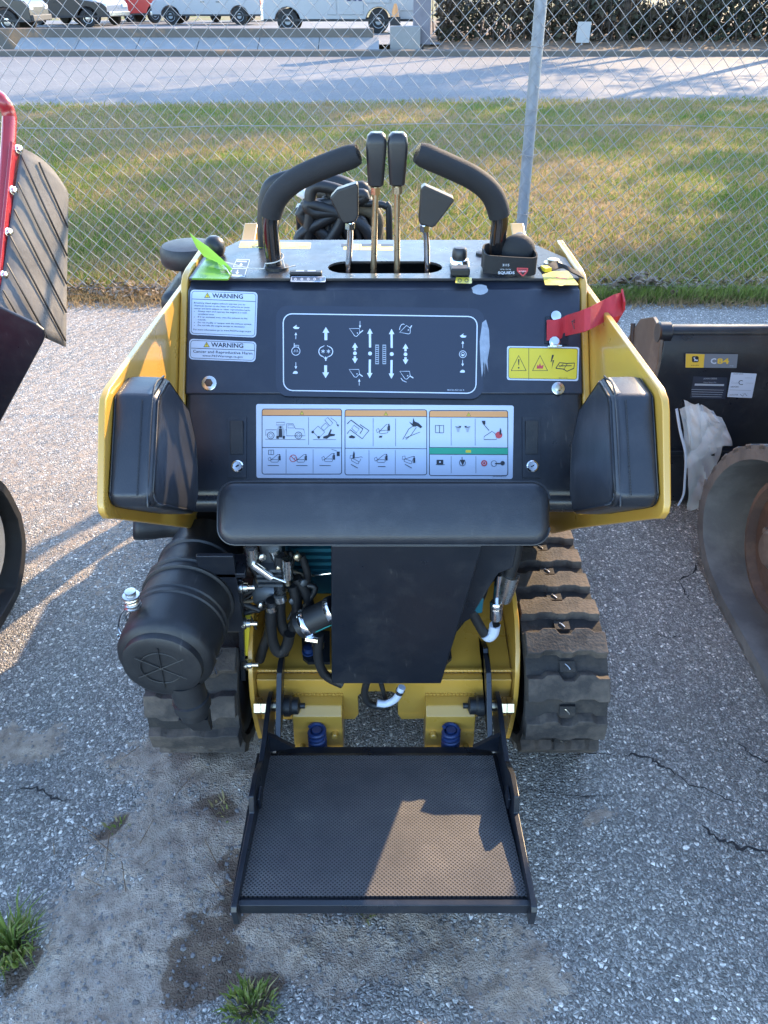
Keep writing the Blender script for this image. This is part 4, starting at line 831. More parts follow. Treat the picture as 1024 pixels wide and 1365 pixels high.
def big(d):
    for x0, x1, yo in ((349.5, 455.5, 545), (460, 569, 546), (572.5, 677, 547)):
        d.poly([(x0, yo + 1), (x1, yo + 1.3), (x1, yo + 9.3), (x0, yo + 9)], 'print_orange'); d.line(rrect(x0, yo + .3, x1, yo + 87, 3), 1, IN, True); d.line([(x0, yo + 9), (x1, yo + 9.3)], .8, IN); xm = (x0 + x1) / 2; tri(d, xm, yo + 5.4, 2.8, IN, YL)
    for a in (((349.5, 596.5), (455.5, 597.2)), ((460, 597.5), (569, 598.2))): d.line(a, .8, IN)
    for x, y0, y1 in ((411.5, 556, 593), (381.5, 599, 631), (417.5, 599, 631), (497.5, 557, 595), (527.5, 558, 595), (492, 600, 632), (527, 600, 632), (601.5, 558, 594), (633.5, 558, 594), (601.5, 608, 631), (634.5, 608, 631)): d.line([(x, y0), (x, y1)], .5, IN)
    d.poly([(572.5, 596.5), (677, 597), (677, 606), (572.5, 605.5)], 'print_green'); d.line([(572.5, 596.5), (677, 597)], .8, IN); d.line([(572.5, 605.6), (677, 606.1)], .8, IN); d.poly([(621, 600), (628, 600), (628, 603.5), (621, 603.5)], YL)
    truck(d)
    for q in ([(417, 575), (424, 568), (433, 576), (425, 584)], [(428, 570), (434, 564), (438, 568), (432, 574)], [(433, 560), (437, 556.5), (444, 564), (440, 568)]): d.line(q, .7, IN, True)
    for x, y in ((417, 576), (425, 583)): d.circ(x, y, 1.8, IN)
    d.line([(417.5, 586), (448, 586)], .5, IN); d.poly([(431, 582), (437, 580), (441, 572), (442.5, 573), (440.5, 578), (447, 579), (446, 581), (440, 582), (436, 585), (431, 584.5)], IN); d.line([(441, 557), (448, 562), (450.5, 568)], .6, IN); d.poly([(448.3, 566), (452, 566), (451, 569)], IN)
    mini(d, 367, 611, .85); mini(d, 402, 611, .85); mini(d, 439, 610, .9); d.circ(391, 611, 4.5, 'print_red', .9); d.line([(388, 608), (394, 614)], .9, 'print_red'); d.line(rrect(358, 600, 365, 606, .6), .6, IN, True); d.line([(361.5, 600), (361.5, 606)], .5, IN); d.line([(442, 599), (449, 601)], .5, IN); d.poly([(449, 602), (453, 602), (453, 608), (449, 608)], IN)
    for x in (365, 403, 434): d.line([(x - 8, 620.5), (x + 7, 620.7)], .8, IN)
    d.line([(463, 565), (468, 560), (484, 572), (480, 578)], 1.2, IN); d.line([(463, 578), (467, 573), (483, 585), (492, 574), (480, 566)], 1.0, IN); d.line([(472, 567), (479, 572), (475, 577), (469, 571)], .6, IN, True); d.poly([(465, 582), (469, 580), (474, 582.5), (472, 584.5), (466, 584)], IN)
    mini(d, 512, 572, .95, rot=-.12); d.poly([(506, 581), (510, 581), (509, 583.5), (505, 583.5)], IN)
    d.line([(537, 586), (545, 572), (552, 567), (555, 570), (548, 580), (541, 586)], .7, IN); d.line([(540, 584), (560, 576)], .6, IN); d.poly([(545, 562), (550, 565), (551, 557), (553, 562), (558, 564), (563, 569), (561, 571), (556, 568), (551, 569)], IN)
    mini(d, 476, 612, .9, False, .5); person(d, 471.5, 607, .9, .4); mini(d, 509, 611, .9); mini(d, 546, 612, .9, True, .35)
    for p_ in (((468, 619), (477, 624)), ((504, 622), (514, 622)), ((540, 619), (549, 624))): d.line(p_, .9, IN)
    d.line([(580.5, 567), (586, 567.5), (591.5, 567), (591.5, 577), (580.5, 577)], .8, IN, True); d.line([(586, 567), (586, 577)], .7, IN)
    for sx in (-1, 1): d.line([(617 + sx * 10, 569), (617 + sx * 4, 570)], .9, IN); d.poly([(617 + sx * 9, 570), (617 + sx * 4, 571), (617 + sx * 5, 576), (617 + sx * 7.5, 576)], 'print_grey'); d.poly([(617 + sx * 6, 568), (617 + sx * 2, 568), (617 + sx * 3, 570.5)], IN)
    d.poly([(642, 561), (647, 561), (647, 566), (644, 566)], IN); d.line([(645, 566), (652, 574)], .8, IN); d.line([(645, 586), (645.5, 582), (656, 575), (660, 578), (662, 586)], .7, IN, True); d.circ(665, 580, 4.6, 'print_red'); person(d, 667, 576, .85)
    d.poly([(582, 613), (591, 613), (591, 619), (582, 619)], IN); d.circ(586.5, 616, 1.2, WH); d.line([(581, 619.5), (593, 619.5)], .7, IN); d.circ(616.5, 617, 4, IN, .7); d.poly([(613, 613), (620, 613), (617, 621)], IN); d.line([(616, 609), (616, 613)], .9, IN)
    d.circ(645.5, 617.5, 4.2, 'print_red'); d.circ(645.5, 617.5, 2, 'white', .5); d.circ(658.5, 618, 3.8, IN, .6); d.line([(660, 618), (667, 618)], 1.6, IN); d.circ(670, 617.5, 3, IN)
    d.text('984160-A28 rev A', 657, 635.8, 1.7, IN, 18)
sticker('safety_label', lo_fn, ((341.5, 538.5), (685, 540.5), (683.5, 638.5), (342, 637)), WH, 3, LD, big)
def yl(d):
    d.quad(((676, 461.2), (772.5, 462.6), (771, 508), (675.8, 506.5)), YL, 2.2, 3); d.quad(((676, 461.2), (772.5, 462.6), (771, 508), (675.8, 506.5)), IN, 2.2, 3, .6); d.line([(705, 463.5), (705, 506)], .7, IN)
    for x in (691.5, 720): d.line([(x, 474), (x + 10, 494), (x - 10, 494)], 1.4, IN, True)
    d.poly([(690.6, 479), (692.6, 479), (692, 487), (691.2, 487)], IN); d.circ(691.5, 490.3, 1.1, IN)
    d.poly([(716, 486), (718, 488), (720, 484), (721.5, 488), (725, 486), (723.5, 491.5), (715.5, 491.5)], 'print_red')
    d.poly([(736, 473), (734, 483), (736.8, 481), (735.5, 492), (739, 479.5), (736, 481), (738.5, 473)], IN)
    d.line([(741, 491), (746, 483.5), (756, 484.5), (766, 484), (765, 491), (756, 495), (751, 492), (741, 491)], 1.3, IN); d.line([(746, 489), (751, 485.5)], .7, IN); d.line([(745, 488), (762, 487.5)], 1.2, IN); d.line([(756, 485), (752, 492)], .7, IN); d.text('984165-01', 745, 504.8, 1.6, IN, 12)
sticker('caution_label', up_fn, ((676, 461.2), (772.5, 462.6), (771, 508), (675.8, 506.5)), WH, 3, LD, yl)
# labels on the console top
def t1(d): d.line([(335, 329), (346, 323.5), (357, 329)], .8, IN, True); d.poly([(386, 324), (394, 324), (394, 330), (384, 330)], 'gold'); d.line([(372, 323), (372, 331)], .5, IN); d.poly([(398, 325), (410, 325), (409, 329), (398, 329)], 'gold')
sticker('top_label', top_fn, ((321, 321.5), (415, 323.5), (413.5, 332), (318, 330)), 'print_yellow', 1, LD, t1)
def t2(d):
    for x in (463, 490, 516): d.line([(x - 8, 327), (x + 8, 327)], 3.4, IN)
    d.line([(479, 325), (479, 333)], .6, IN); d.line([(504, 325), (504, 333)], .6, IN)
sticker('top_label', top_fn, ((458, 325), (524, 326), (524, 334), (458, 333)), 'print_yellow', 1, LD, t2)
def t3(d): d.circ(748, 371.5, 9, 'gold', 1.6); d.poly([(733, 373), (765, 374), (768, 378), (735, 377.5)], 'gold'); d.line([(741, 370), (756, 372)], 1.4, 'print_red')
sticker('top_label', top_fn, ((722, 362), (757, 361), (772, 380), (727, 380)), 'print_yellow', 1, LD, t3)
def t4(d):
    for q in (((316, 346), (333, 346.5), (330, 356.5), (311, 356)), ((310, 358), (329, 358.5), (326, 369), (305, 368.5))): d.quad(q, 'white', 0, .6, .8)
    d.arrow(321, 356, 322, 350.5, 1.4, 5, 3, 'white'); d.arrow(317, 360, 316, 366, 1.4, 5, 3, 'white'); d.line([(316, 348.5), (329, 349)], 1.6, 'white'); d.line([(309, 367), (323, 367.5)], 1.6, 'white')
sticker('pictogram_label', top_fn, ((315.5, 345), (334, 345.5), (326.5, 370), (304, 369.5)), 'decal_black', 1, LD, t4)
def t5(d):
    d.quad(((389, 369), (434, 369.5), (433.5, 375.5), (388, 375)), 'white', 0, .5, .7)
    for k in range(5): d.circ(394 + k * 8.5, 372.3, 1.4, 'white', .6, 8)
sticker('pictogram_label', top_fn, ((388.5, 368), (434.5, 368.5), (434, 376.5), (387, 376)), 'decal_black', 1, LD, t5)
def t6(d):
    for x in (604, 614, 624): d.circ(x, 373.5, 2.4, IN, .9)
c = P(616, 374, Z=TOPZ); sticker('switch_label', top_fn, ((608, 369.5), (629, 370), (629, 378), (607, 377.5)), YL, 1, LD, lambda d: [d.circ(x, 374, 2.2, IN, .9) for x in (613, 622)])

# ------------------------------------------------ lower body
b = B(); DECK = [(1.72, .33), (1.302, .262), (1.300, .252), (1.70, .315)]; b.prism(DECK, -.315, .315); b.obj('deck_plate', 'yellow', LD, .002)
b = B(); zt, zb = .253, .105
b.prism([(-.315, zt), (.315, zt), (.315, .12), (.06, zb), (.045, zb), (.035, .125), (.035, .195), (.02, .21), (-.05, .21), (-.065, .195), (-.065, .125), (-.075, zb), (-.315, zb)], 1.275, 1.298, 'Y'); b.obj('cross_plate', 'yellow', LD, .002)
b = B()
for i in range(70):
    x = -.31 + i * .009; b.ball((x, 1.298, .263), .0075, 8, (1, .8, .8))
b.obj('weld_bead', 'yellow', LD)
for s_ in (-1, 1):
    xc = s_ * .165 + .0
    b = B(); b.prism([(1.296, .20), (1.245, .195), (1.225, .175), (1.215, .05), (1.296, .05)], xc - .062, xc + .062); sb_ = b.obj('spring_box', 'yellow', LD, .004)
    b = B()
    for i in range(13): b.ball((xc - .058 + i * .0097, 1.276, .203), .006, 6)
    b.obj('weld_bead', 'yellow', sb_)
    b = B()
    for dx, dz in ((-.042, .12), (.042, .075)): b.lathe((xc + dx * s_, 1.222, dz), (0, -1, 0), [(.0085, 0), (.0085, .014), (.006, .016)], 12)
    b.obj('stud', 'yellow', sb_)
    b = B(); b.helix((xc + .0, 1.185, .015), (0, .12, 1), .0185, .145, 11.2, .0052, 8, 20); b.lathe((xc, 1.185, .02), (0, .12, 1), [(.012, 0), (.012, .138)], 14); b.obj('spring', 'blue', LD)
    # inner chassis plate with rounded rear edge
    arcp = [P(683 - 0, y, X=.322) for y in ()]
    prof = [(1.95, .40), (1.46, .42), (1.40, .415), (1.34, .392), (1.285, .345), (1.255, .29), (1.24, .23), (1.238, .17), (1.248, .10), (1.262, .045), (1.95, .045)]
    b = B(); b.prism(prof, s_ * .316, s_ * .328); b.obj('chassis_plate', 'yellow', LD, .002)
    # platform pivot bracket, bolts and spacers
    br = [P(642, 862, X=.243), P(648, 882, X=.246), P(651, 897, X=.248), P(655, 985, X=.252)]
    pts = [(q.y, q.z) for q in br]; back = [(pts[-1][0] + .05, pts[-1][1]), (pts[1][0] + .045, pts[1][1]), (pts[0][0] + .03, pts[0][1] - .01)]
    b = B(); b.prism(pts + back, s_ * .243, s_ * .256); b.obj('platform_bracket', 'black_paint', LD, .002)
    pv = Vector((s_ * .25, 1.235, .205)); ax = Vector((s_, 0, 0))
    b = B(); b.lathe(pv, -ax, [(.026, .005), (.026, .02), (.021, .026), (.021, .04), (.012, .044)], 18); b.lathe(pv, -ax, [(.007, .04), (.007, .056)], 10); b.obj('pivot_bush', 'plastic_black', LD)
    b = B(); b.lathe(pv, ax, [(.014, .004), (.014, .03)], 16); b.lathe(pv, ax, [(.0215, .032), (.0215, .048)], 6); b.lathe(pv, ax, [(.0215, .050), (.0215, .066)], 6); b.obj('pivot_nut', 'brass_zinc', LD)
# mounting feet on the deck with bolts
def deck_fn(x, y, h): return planefn((0, 1.302, .263), (0, -.16, 1))(x, y, h)
for ol, bx_, by_ in (([(402, 845), (440, 845), (440, 886), (411, 886), (404, 880)], 412, 873), ([(574, 838), (598, 845), (602, 880), (596, 886), (566, 886)], 588, 874)):
    ft = sheet('mount_foot', deck_fn, ol, .012, 'black_paint', LD); c = deck_fn(bx_, by_, .012); b = B(); b.lathe(c, (0, 0, 1), [(.017, 0), (.017, .004), (.0115, .005), (.0115, .018), (.007, .019)], 12); b.obj('bolt', 'zinc' if bx_ > 500 else 'blue', ft)
# central engine shroud
b = B(); v = [(-.122, 1.20, .321), (.133, 1.20, .321), (.198, 1.19, .735), (-.106, 1.19, .735), (-.122, 1.52, .321), (.133, 1.52, .321), (.198, 1.52, .735), (-.106, 1.52, .735)]
b.add(v, [(0, 1, 2, 3), (4, 7, 6, 5), (0, 4, 5, 1), (1, 5, 6, 2), (2, 6, 7, 3), (3, 7, 4, 0)]); b.obj('engine_shroud', 'black_paint', LD, .004)
b = B(); fn = lambda x, y, d: P(x, y, Y=1.235) + Vector((0, d, 0)); ol = [(612, 722), (690, 722), (684, 757), (664, 765), (626, 826), (606, 836), (596, 850)]
b.add([fn(x, y, 0) for x, y in ol] + [fn(x, y, .012) for x, y in ol], [list(range(7)), list(range(7, 14))[::-1]] + [(i, (i + 1) % 7, 7 + (i + 1) % 7, 7 + i) for i in range(7)]); b.obj('shroud_wing', 'black_paint', LD, .002)
b = B(); b.box(-.31, .31, 1.55, 2.55, .33, .80); b.obj('engine_bay', 'black_paint', LD, .01)
# engine block with details (teal)
EB = []
b = B(); b.box(-.235, -.09, 1.40, 1.56, .42, .70); b.box(-.22, -.12, 1.375, 1.41, .50, .63); en = b.obj('engine_block', 'teal', LD, .008)
b = B()
for k in range(5): b.box(-.215, -.115, 1.362, 1.376, .525 + k * .02, .533 + k * .02)
b.lathe((-.17, 1.37, .655), (0, -1, 0), [(.028, 0), (.028, .02), (.02, .024)], 16); b.lathe((-.215, 1.39, .47), (0, -1, 0), [(.018, 0), (.018, .03)], 6); b.obj('rib', 'teal', en)
b = B(); b.tube([P(411, 768, Y=1.345), P(441, 764, Y=1.345)], .0022, 8); b.obj('dipstick', 'chrome', en)
b = B(); b.lathe(P(357, 785, Y=1.33), (1, 0, 0), [(.034, -.03), (.04, -.02), (.04, .02), (.03, .03)], 18)
for k in range(4): b.box(P(357, 785, Y=1.33).x - .01, P(357, 785, Y=1.33).x + .045, 1.275, 1.30, .553 + k * .014, .56 + k * .014)
b.obj('alternator', 'cast_metal', en)
# hoses
def hose(name, px, r_, mt, ydef):
    b = B(); b.tube(smooth_path([P(q[0], q[1], Y=(q[2] if len(q) > 2 else ydef)) for q in px], 7), r_, 12); return b.obj(name, mt, LD)
hose('coolant_hose', [(362, 800), (361, 830), (364, 856), (372, 870), (382, 862), (386, 845)], .013, 'hose', 1.27)
hose('coolant_hose', [(373, 740), (373, 790), (375, 830), (384, 845), (392, 835), (396, 810), (390, 780)], .0125, 'hose', 1.29)
hose('corrugated_sleeve', [(425, 845), (424, 875), (430, 895), (441, 905), (456, 912)], .011, 'hose', 1.225)
hose('coolant_hose', [(395, 770), (408, 790), (414, 812), (420, 835)], .012, 'hose', 1.30)
hose('drain_hose', [(490, 905), (486, 925), (493, 938), (510, 942)], .009, 'hose', 1.23)
hose('wiring_loom', [(505, 900), (512, 925), (517, 945)], .006, 'hose', 1.24)
a = P(400, 834, Y=1.24); c = P(446, 813, Y=1.24); b = B(); b.tube([a, c], .031, 20); rh = b.obj('radiator_hose', 'hose', LD)
ax = (c - a).normalized(); b = B(); b.lathe(a + ax * .012, ax, [(.0325, 0), (.034, .002), (.034, .014), (.0325, .016)], 24); b.lathe(c - ax * .012, ax, [(.0325, 0), (.034, .002), (.034, .014)], 24); cs = a + ax * .02 + Vector((.01, -.028, -.025)); b.lathe(cs, (1, -.2, 0), [(.0085, -.012), (.0085, .016)], 8); b.obj('hose_clamp', 'chrome', rh)
b = B(); n0 = ray(425, 822).normalized(); up_ = ax.cross(n0).normalized(); m0 = (a + c) / 2 - n0 * .0308 + ax * .008
rows = []
for i in range(5):
    an = R(-34 + 17 * i); q = (a + c) / 2 + ax * .004 + (-n0 * math.cos(an + .5) - up_ * math.sin(an + .5)) * .0316; rows.append(q)
b.add([q - ax * .022 for q in rows] + [q + ax * .026 for q in rows], [(i, i + 1, 6 + i, 5 + i) for i in range(4)]); b.obj('hose_stripe', 'teal_print', rh)
b = B(); b.tube(smooth_path([P(503, 937, Y=1.215), P(515, 938, Y=1.215), P(528, 931, Y=1.215), P(536, 916, Y=1.215)], 5), .009, 12); b.obj('white_hose', 'white', LD)
b = B(); b.lathe(P(533, 922, Y=1.214), P(536, 914, Y=1.215) - P(528, 931, Y=1.215), [(.011, -.004), (.011, .006)], 14); b.obj('hose_clamp', 'chrome', LD)
# further plumbing and wiring crowding the engine bay
random.seed(21)
for k in range(9):
    x0 = random.uniform(330, 430); y0 = 735; pts = [(x0 + random.gauss(0, 10) * i * .6, y0 + i * random.uniform(16, 26), 1.33 - .01 * i) for i in range(5)]
    hose('wiring_loom', pts, random.choice((.003, .0045, .007)), random.choice(('hose', 'hose', 'tan_hose')), 1.32)
for x, y in ((349, 742), (372, 756), (396, 742), (404, 776), (348, 806), (389, 800), (378, 866)):
    q = P(x, y, Y=1.285); b = B(); b.lathe(q, (.6, -1, .2), [(.009, 0), (.009, .006), (.005, .008)], 6); b.obj('bolt', random.choice(('zinc', 'cast_metal', 'brass_zinc')), LD)
for a_, c_ in (((363, 812), (361, 806)), ((374, 800), (373, 793)), ((424, 862), (424, 856))):
    a = P(*a_, Y=1.265); c = P(*c_, Y=1.265); b = B(); b.tube([a, c], .0145, 16); b.obj('hose_clamp', 'zinc', LD)
hose('hydraulic_hose', [(402, 740), (410, 770), (398, 800), (388, 840), (380, 872)], .009, 'hose', 1.31)
hose('hydraulic_hose', [(650, 770), (640, 800), (622, 818), (606, 838)], .009, 'hose', 1.29)
b = B(); b.box(P(352, 760, Y=1.33).x, P(352, 760, Y=1.33).x + .05, 1.30, 1.36, .56, .66); b.obj('starter_motor', 'cast_metal', LD, .008)
# hydraulic fittings on the left
def rod(name, px0, px1, r_, mt, y): b = B(); b.tube([P(*px0, Y=y), P(*px1, Y=y)], r_, 12); return b.obj(name, mt, LD)
rod('hydraulic_fitting', (335, 730), (337, 752), .013, 'zinc', 1.28); rod('hydraulic_fitting', (337, 752), (362, 770), .0095, 'chrome', 1.27); rod('grease_pipe', (360, 768), (381, 776), .003, 'chrome', 1.265)
rod('hydraulic_fitting', (383, 745), (384, 770), .012, 'zinc', 1.275); rod('hydraulic_fitting', (383, 770), (384, 779), .007, 'brass_zinc', 1.275); rod('hydraulic_fitting', (365, 733), (369, 745), .012, 'zinc', 1.30)
for x, y in ((325, 783), (329, 831), (331, 886)):
    q = P(x, y, Y=1.262); b = B(); b.lathe(q, (1, 0, 0), [(.011, -.012), (.014, -.008), (.014, -.002), (.010, 0), (.010, .008)], 12); b.lathe(q, (1, 0, 0), [(.005, .006), (.005, .024)], 8); b.obj('anchor_bolt', 'zinc', LD)
b = B(); b.bar(P(319, 770, Y=1.275), P(325, 905, Y=1.27), .012, .016, (0, -1, 0)); b.obj('strut', 'black_paint', LD, .002)
b = B(); b.bar(P(331, 820, Y=1.29), P(327, 872, Y=1.285), .012, .01, (0, -1, 0)); b.obj('timing_tag', 'print_yellow', LD)
hose('brake_hose', [(346, 880), (352, 860), (358, 845), (362, 820)], .012, 'hose', 1.30)
# right hydraulic line
hose('hydraulic_hose', [(690, 722), (686, 745), (678, 770)], .0135, 'hose', 1.25)
a = P(681, 766, Y=1.25); c = P(672, 800, Y=1.25); b = B(); b.tube([a, a.lerp(c, .5), c], [.02, .019, .015], 14); b.obj('hydraulic_fitting', 'zinc', LD)
hose('hydraulic_hose', [(660, 832), (659, 842), (652, 850), (644, 842), (635, 826), (628, 814)], .0115, 'hose', 1.245)
a = P(662, 802, Y=1.245); c = P(661, 824, Y=1.245); b = B(); b.lathe(a, c - a, [(.012, 0), (.015, .004), (.015, .014), (.013, .016), (.0145, .02), (.0145, (c - a).length)], 10); b.obj('hydraulic_fitting', 'chrome', LD)
b = B(); b.tube(smooth_path([P(660, 833, Y=1.243), P(658, 843, Y=1.243), P(652, 849, Y=1.243), P(647, 845, Y=1.243)], 5), .0128, 12); b.obj('white_sleeve', 'white', LD)
rod('hydraulic_fitting', (666, 765), (663, 800), .010, 'chrome', 1.255)
b = B(); q = P(631, 800, Y=1.26); b.obox(q, Vector((1, 0, 0)), Vector((0, 1, 0)), Vector((0, 0, 1)), .02, .02, .022); b.obj('valve_block', 'teal', LD, .003)

# ------------------------------------------------ air cleaner
AX = Vector((.05, 1, 0)).normalized(); A0 = Vector((-.445, 1.045, .535))
b = B(); b.lathe(A0, AX, [(.055, .004), (.072, .002), (.080, .006), (.081, .014), (.0815, .02), (.094, .026), (.0985, .034), (.0995, .05), (.0995, .12), (.103, .123), (.103, .131), (.0995, .134), (.0995, .139), (.103, .142), (.103, .15), (.099, .153), (.097, .2)], 40); ac = b.obj('air_cleaner', 'plastic_black', LD)
b = B(); b.lathe(A0, AX, [(.098, .2), (.103, .203), (.103, .212), (.098, .215), (.098, .224), (.103, .227), (.103, .236), (.096, .24), (.092, .30), (.097, .303), (.097, .315), (.09, .32), (.085, .40), (.06, .42)], 40); b.obj('housing', 'plastic_black', ac)
b = B(); rg = [A0 + AX * .003 + Vector((.042 * math.cos(2 * math.pi * k / 24), 0, .042 * math.sin(2 * math.pi * k / 24))) for k in range(25)]; b.tube(rg, .0014, 6)
for k in range(3):
    a = R(60 * k + 28); q = Vector((math.cos(a), 0, math.sin(a))); b.tube([A0 + AX * .002 - q * .056, A0 + AX * .002 + q * .056], .0014, 6)
b.obj('cap_rib', 'plastic_black', ac)
b = B(); q = A0 + Vector((.034, .03, -.085)); b.lathe(q, (.1, -.12, -1), [(.036, -.02), (.035, .03), (.039, .032), (.039, .052), (.033, .056), (.031, .075)], 22)
b.add([q + Vector((.0 + x, -.012 + y - .0, z)) for x, y, z in ((-.026, -.012, -.075), (.036, -.012, -.075), (.036, .02, -.075), (-.026, .02, -.075), (-.002, 0, -.125), (.036, 0, -.125), (.036, .012, -.125), (-.002, .012, -.125))], [(0, 1, 5, 4), (1, 2, 6, 5), (2, 3, 7, 6), (3, 0, 4, 7), (4, 5, 6, 7), (0, 3, 2, 1)]); b.obj('dust_valve', 'plastic_black', ac)
q = P(173, 800, Y=1.13); q.x += .005; b = B(); b.helix(q + Vector((0, 0, -.02)), (0, 0, 1), .013, .03, 4, .0035, 6, 14); b.lathe(q + Vector((0, 0, .01)), (0, 0, 1), [(.017, 0), (.017, .004), (.011, .005), (.011, .014), (.006, .015)], 12); b.obj('clip_spring', 'zinc', ac)
b = B(); b.tube(smooth_path([P(x, y, Y=1.125) for x, y in ((166, 812), (160, 822), (158, 838), (164, 845), (172, 835), (168, 822), (176, 812))], 5), .0022, 6); b.tube(smooth_path([P(x, y, Y=1.115) for x, y in ((172, 842), (160, 850), (157, 846))], 4), .002, 6); b.obj('wire_clip', 'chrome', ac)
b = B(); b.tube(smooth_path([P(x, y, Y=1.09) for x, y in ((296, 868), (290, 876), (284, 882), (289, 898))], 4), .0022, 6); b.obj('wire_clip', 'chrome', ac)
b = B(); b.prism([(-.36, .44), (-.32, .44), (-.32, .66), (-.40, .66), (-.40, .62)], 1.25, 1.262, 'Y'); b.box(-.40, -.30, 1.25, 1.32, .60, .612); b.obj('cleaner_bracket', 'black_paint', ac, .002)
# intake elbow with open oval mouth
i0 = Vector((-.36, 1.50, .56)); pth = smooth_path([i0, Vector((-.43, 1.49, .575)), Vector((-.50, 1.48, .585)), Vector((-.595, 1.47, .60))], 6)
b = B(); b.tube(pth, [.05] * 8 + [.048] * 5 + [.047, .05, .054, .058, .06, .06][:len(pth) - 13], 24, cap=False, flat=.72)
ins = pth[::-1][:9]; b.tube(ins, [.055, .054, .052, .049, .046, .043, .043, .043, .043], 24, cap=False, flat=.72); it = b.obj('air_intake', 'plastic_black', LD)
m_ = it.modifiers.new('thickness', 'SOLIDIFY'); m_.thickness = .003
b = B(); k = 9; dv = (pth[k + 1] - pth[k]).normalized(); b.tube([pth[k] - dv * .009, pth[k] + dv * .009], .0525, 24, flat=.74); b.obj('hose_clamp', 'chrome', it)
# fuel tank and cap
b = B(); b.box(-.60, -.465, 1.95, 2.30, .55, .985); b.obj('fuel_tank', 'plastic_black', LD, .03, 4)
q = P(252, 338, Y=2.12); b = B(); b.lathe((q.x, 2.12, .985), (0, 0, 1), [(.03, 0), (.03, .025), (.072, .03), (.078, .04), (.078, .07), (.07, .082), (.045, .086)], 30); fcap = b.obj('fuel_cap', 'plastic_black', LD)
q2 = P(272, 313, Y=2.22); b = B(); b.lathe((q2.x, 2.22, .95), (0, 0, 1), [(.05, 0), (.05, .07), (.056, .072), (.056, .085), (.05, .09), (.02, .091)], 26); b.obj('filler_lid', 'galv', LD)

# ------------------------------------------------ foot platform
PP = Vector((0, .743, .24)); pn = Vector((0, .09, .382)).normalized(); pf = planefn(PP, pn)
ol = [(347, 1009), (657, 1009), (703, 1196.5), (314, 1196.5)]
pl = sheet('foot_platform', planefn(PP - pn * .004, pn), [(343, 1004), (662, 1004), (710, 1203), (308, 1203)], -.006, 'black_paint', LD)
mt_ = sheet('grip_mat', planefn(PP - pn * .0035, pn), ol, .0042, 'mat_rubber', pl)
ra = pf(308, 1207, 0); rb_ = pf(708, 1207, 0)
b = B(); b.bar(ra + Vector((0, .004, -.012)), rb_ + Vector((0, .004, -.012)), .012, .03); b.obj('rear_rail', 'black_paint', pl, .002)
fa = Vector((-.262, 1.165, .185)); b = B(); b.box(-.262, .262, 1.142, 1.154, .08, .122); b.box(-.262, .262, 1.142, 1.172, .122, .13); b.obj('front_rail', 'black_paint', pl, .002)
for s_ in (-1, 1):
    X0 = .283
    e_ = [P(x, y, X=X0) for x, y in ((719, 1216), (682, 1092), (686, 1084), (688, 1040), (672, 1003), (661, 984))]
    tp_ = [(q.y, q.z) for q in e_]
    tp_ = [(.708, .252), (.715, .262), (.925, .232), (.93, .245), (.94, .268), (1.0, .262), (1.06, .222), (1.12, .225), (1.215, .245), (1.255, .235), (1.262, .20), (1.245, .165), (1.15, .12), (.71, .205)]
    b = B(); b.prism(tp_, s_ * .271, s_ * .283); b.obj('side_plate', 'black_paint', pl, .002)
    b = B(); b.box(s_ * .264, s_ * .2705, .955, .99, .20, .235); b.obj('stop_block', 'black_paint', pl, .002)
    b = B(); b.add([(s_ * .27, 1.14, .165), (s_ * .27, 1.14, .225), (s_ * .21, 1.14, .178), (s_ * .27, 1.13, .165), (s_ * .27, 1.13, .225), (s_ * .21, 1.13, .178)], [(0, 1, 2), (3, 5, 4), (0, 3, 4, 1), (1, 4, 5, 2), (2, 5, 3, 0)]); b.obj('gusset', 'black_paint', pl)

